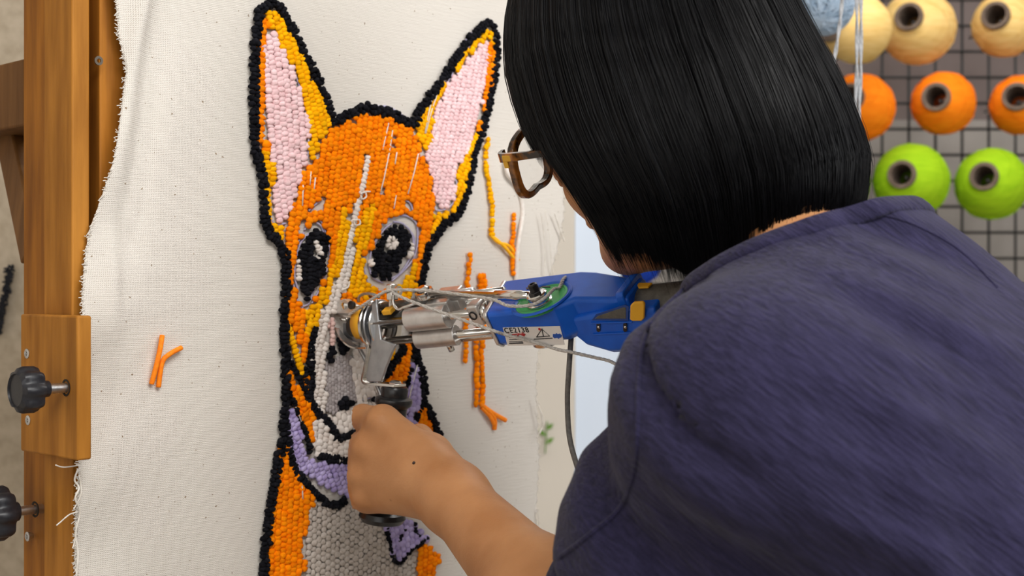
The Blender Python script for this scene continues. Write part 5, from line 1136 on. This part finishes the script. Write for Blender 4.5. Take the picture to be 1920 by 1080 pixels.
def ribbons(name, paths, widths, m, parent, chunk=None):
    Pn = np.array(paths); n, k, _ = Pn.shape; W = np.array(widths)[:, None]*np.linspace(1, 1, k)[None]; W = W*np.where(np.arange(k) > k-3, (k-1-np.arange(k))*0.38+0.12, 1)[None]
    T = np.gradient(Pn, axis=1); T /= np.linalg.norm(T, axis=2, keepdims=True)+1e-9
    cen = np.array([HX+0.02, HD-0.02, 1.62]); Rd = Pn-cen; Rd[..., 2] *= 0.3; Rd /= np.linalg.norm(Rd, axis=2, keepdims=True)
    X = np.cross(T, Rd); X /= np.linalg.norm(X, axis=2, keepdims=True)+1e-9; Y = np.cross(X, T)
    V3 = np.stack([Pn+(X*math.cos(a)+Y*math.sin(a))*W[..., None] for a in (math.pi/2, math.pi*7/6, math.pi*11/6)], 2)
    idx = np.arange(n*k*3).reshape(n, k, 3); F_ = []
    for a in range(3): b_ = (a+1) % 3; F_.append(np.stack([idx[:, :-1, a], idx[:, :-1, b_], idx[:, 1:, b_], idx[:, 1:, a]], -1).reshape(-1, 4))
    return np_obj(name, V3.reshape(-1, 3), np.concatenate(F_), m, parent, kind='stuff')
ribbons('hair_strands', paths, widths, hairm, hair)
# ---- eyeglasses
tor = nmat('tortoiseshell', (0.012, 0.005, 0.003), (0.42, 0.15, 0.02), rough=0.12, scale=70, bump=0, lo=0.40, hi=0.62, kw={'Coat Weight': 0.5})
gold = mat('gold_hinge', (0.75, 0.42, 0.05), 0.3, 0.6); glass = mat('lens_glass', (1, 1, 1), 0.02, 0, 0.5, None, **{'Transmission Weight': 1.0, 'IOR': 1.3})
EG = thing('eyeglasses', Hd(.10, 0, -.04), 'tortoiseshell eyeglasses worn by the person, showing left of the black hair', 'eyeglasses')
def lens_pts(s, scl, f): 
    out = []
    for i in range(40):
        a = 2*math.pi*i/40; r = 1/((abs(math.cos(a))**3.0+abs(math.sin(a))**3.0)**(1/3.0)); l = math.cos(a)*r*0.0275*scl; u = math.sin(a)*r*0.0235*scl-0.004*abs(math.cos(a))
        out.append(Hd(f-0.004*((l+0.0)/0.027)**1*1.0, s*(0.036+l), -0.008+u))
    return out
for s in (1, -1):
    b = BM(); L1, L2_, L3_, L4 = lens_pts(s, 1.0, .108), lens_pts(s, 0.80, .107), lens_pts(s, 0.80, .1145), lens_pts(s, 1.0, .1135)
    R = [[b.verts.new(p) for p in l] for l in (L1, L2_, L3_, L4)]
    for q in range(4):
        r1, r2 = R[q], R[(q+1) % 4]
        for i in range(40): b.faces.new([r1[i], r1[(i+1) % 40], r2[(i+1) % 40], r2[i]])
    bmesh.ops.recalc_face_normals(b, faces=b.faces); obj('rim', b, tor, EG, bevel=0.0008, smooth=50)
    b = BM(); la, lb = lens_pts(s, 0.82, .1105), lens_pts(s, 0.82, .112); va = [b.verts.new(p) for p in la]; vb = [b.verts.new(p) for p in lb]
    b.faces.new(va); b.faces.new(vb[::-1])
    for i in range(40): b.faces.new([va[i], va[(i+1) % 40], vb[(i+1) % 40], vb[i]])
    bmesh.ops.recalc_face_normals(b, faces=b.faces); obj('lens', b, glass, EG)
    b = BM(); t0 = Hd(.108, s*.0655, .006); t1 = Hd(.100, s*.0745, .007); t2 = Hd(.0, s*.084, .014); t3 = Hd(-.035, s*.082, -.012)
    pts = spline([t0, t1, t1*0.5+t2*0.5, t2, t3], 8); rings = []
    for i, p in enumerate(pts):
        t = (pts[min(i+1, len(pts)-1)]-pts[max(i-1, 0)]).normalized(); x = hu-t*hu.dot(t); x.normalize(); y = t.cross(x); hh = 0.0042-0.0018*min(1, i/14)
        rings.append([b.verts.new(p+x*a*hh+y*c_*0.0017) for a, c_ in ((-1, -1), (1, -1), (1, 1), (-1, 1))])
    for r1, r2 in zip(rings, rings[1:]):
        for k in range(4): b.faces.new([r1[k], r1[(k+1) % 4], r2[(k+1) % 4], r2[k]])
    b.faces.new(rings[0][::-1]); b.faces.new(rings[-1]); bmesh.ops.recalc_face_normals(b, faces=b.faces); tmp = obj('temple', b, tor, EG, bevel=0.0006)
    b = BM(); box(b, Hd(.094, s*.0765, .007), (hf, hl, hu), (0.013, 0.0016, 0.0045)); box(b, Hd(.099, s*.0762, .004), (hf, hl, hu), (0.004, 0.0016, 0.008)); obj('hinge', b, gold, tmp, bevel=0.0003)
b = BM(); tube(b, spline([Hd(.111, .010, .004), Hd(.114, 0, .008), Hd(.111, -.010, .004)], 8), 0.0022, 10); obj('bridge', b, tor, EG)
for nm, p in (('hinge', Hd(.105, .0745, .007)), ('chin', Hd(.075, 0, -.11)), ('lensbottom', Hd(.11, .036, -.035))): print(nm, proj(p))
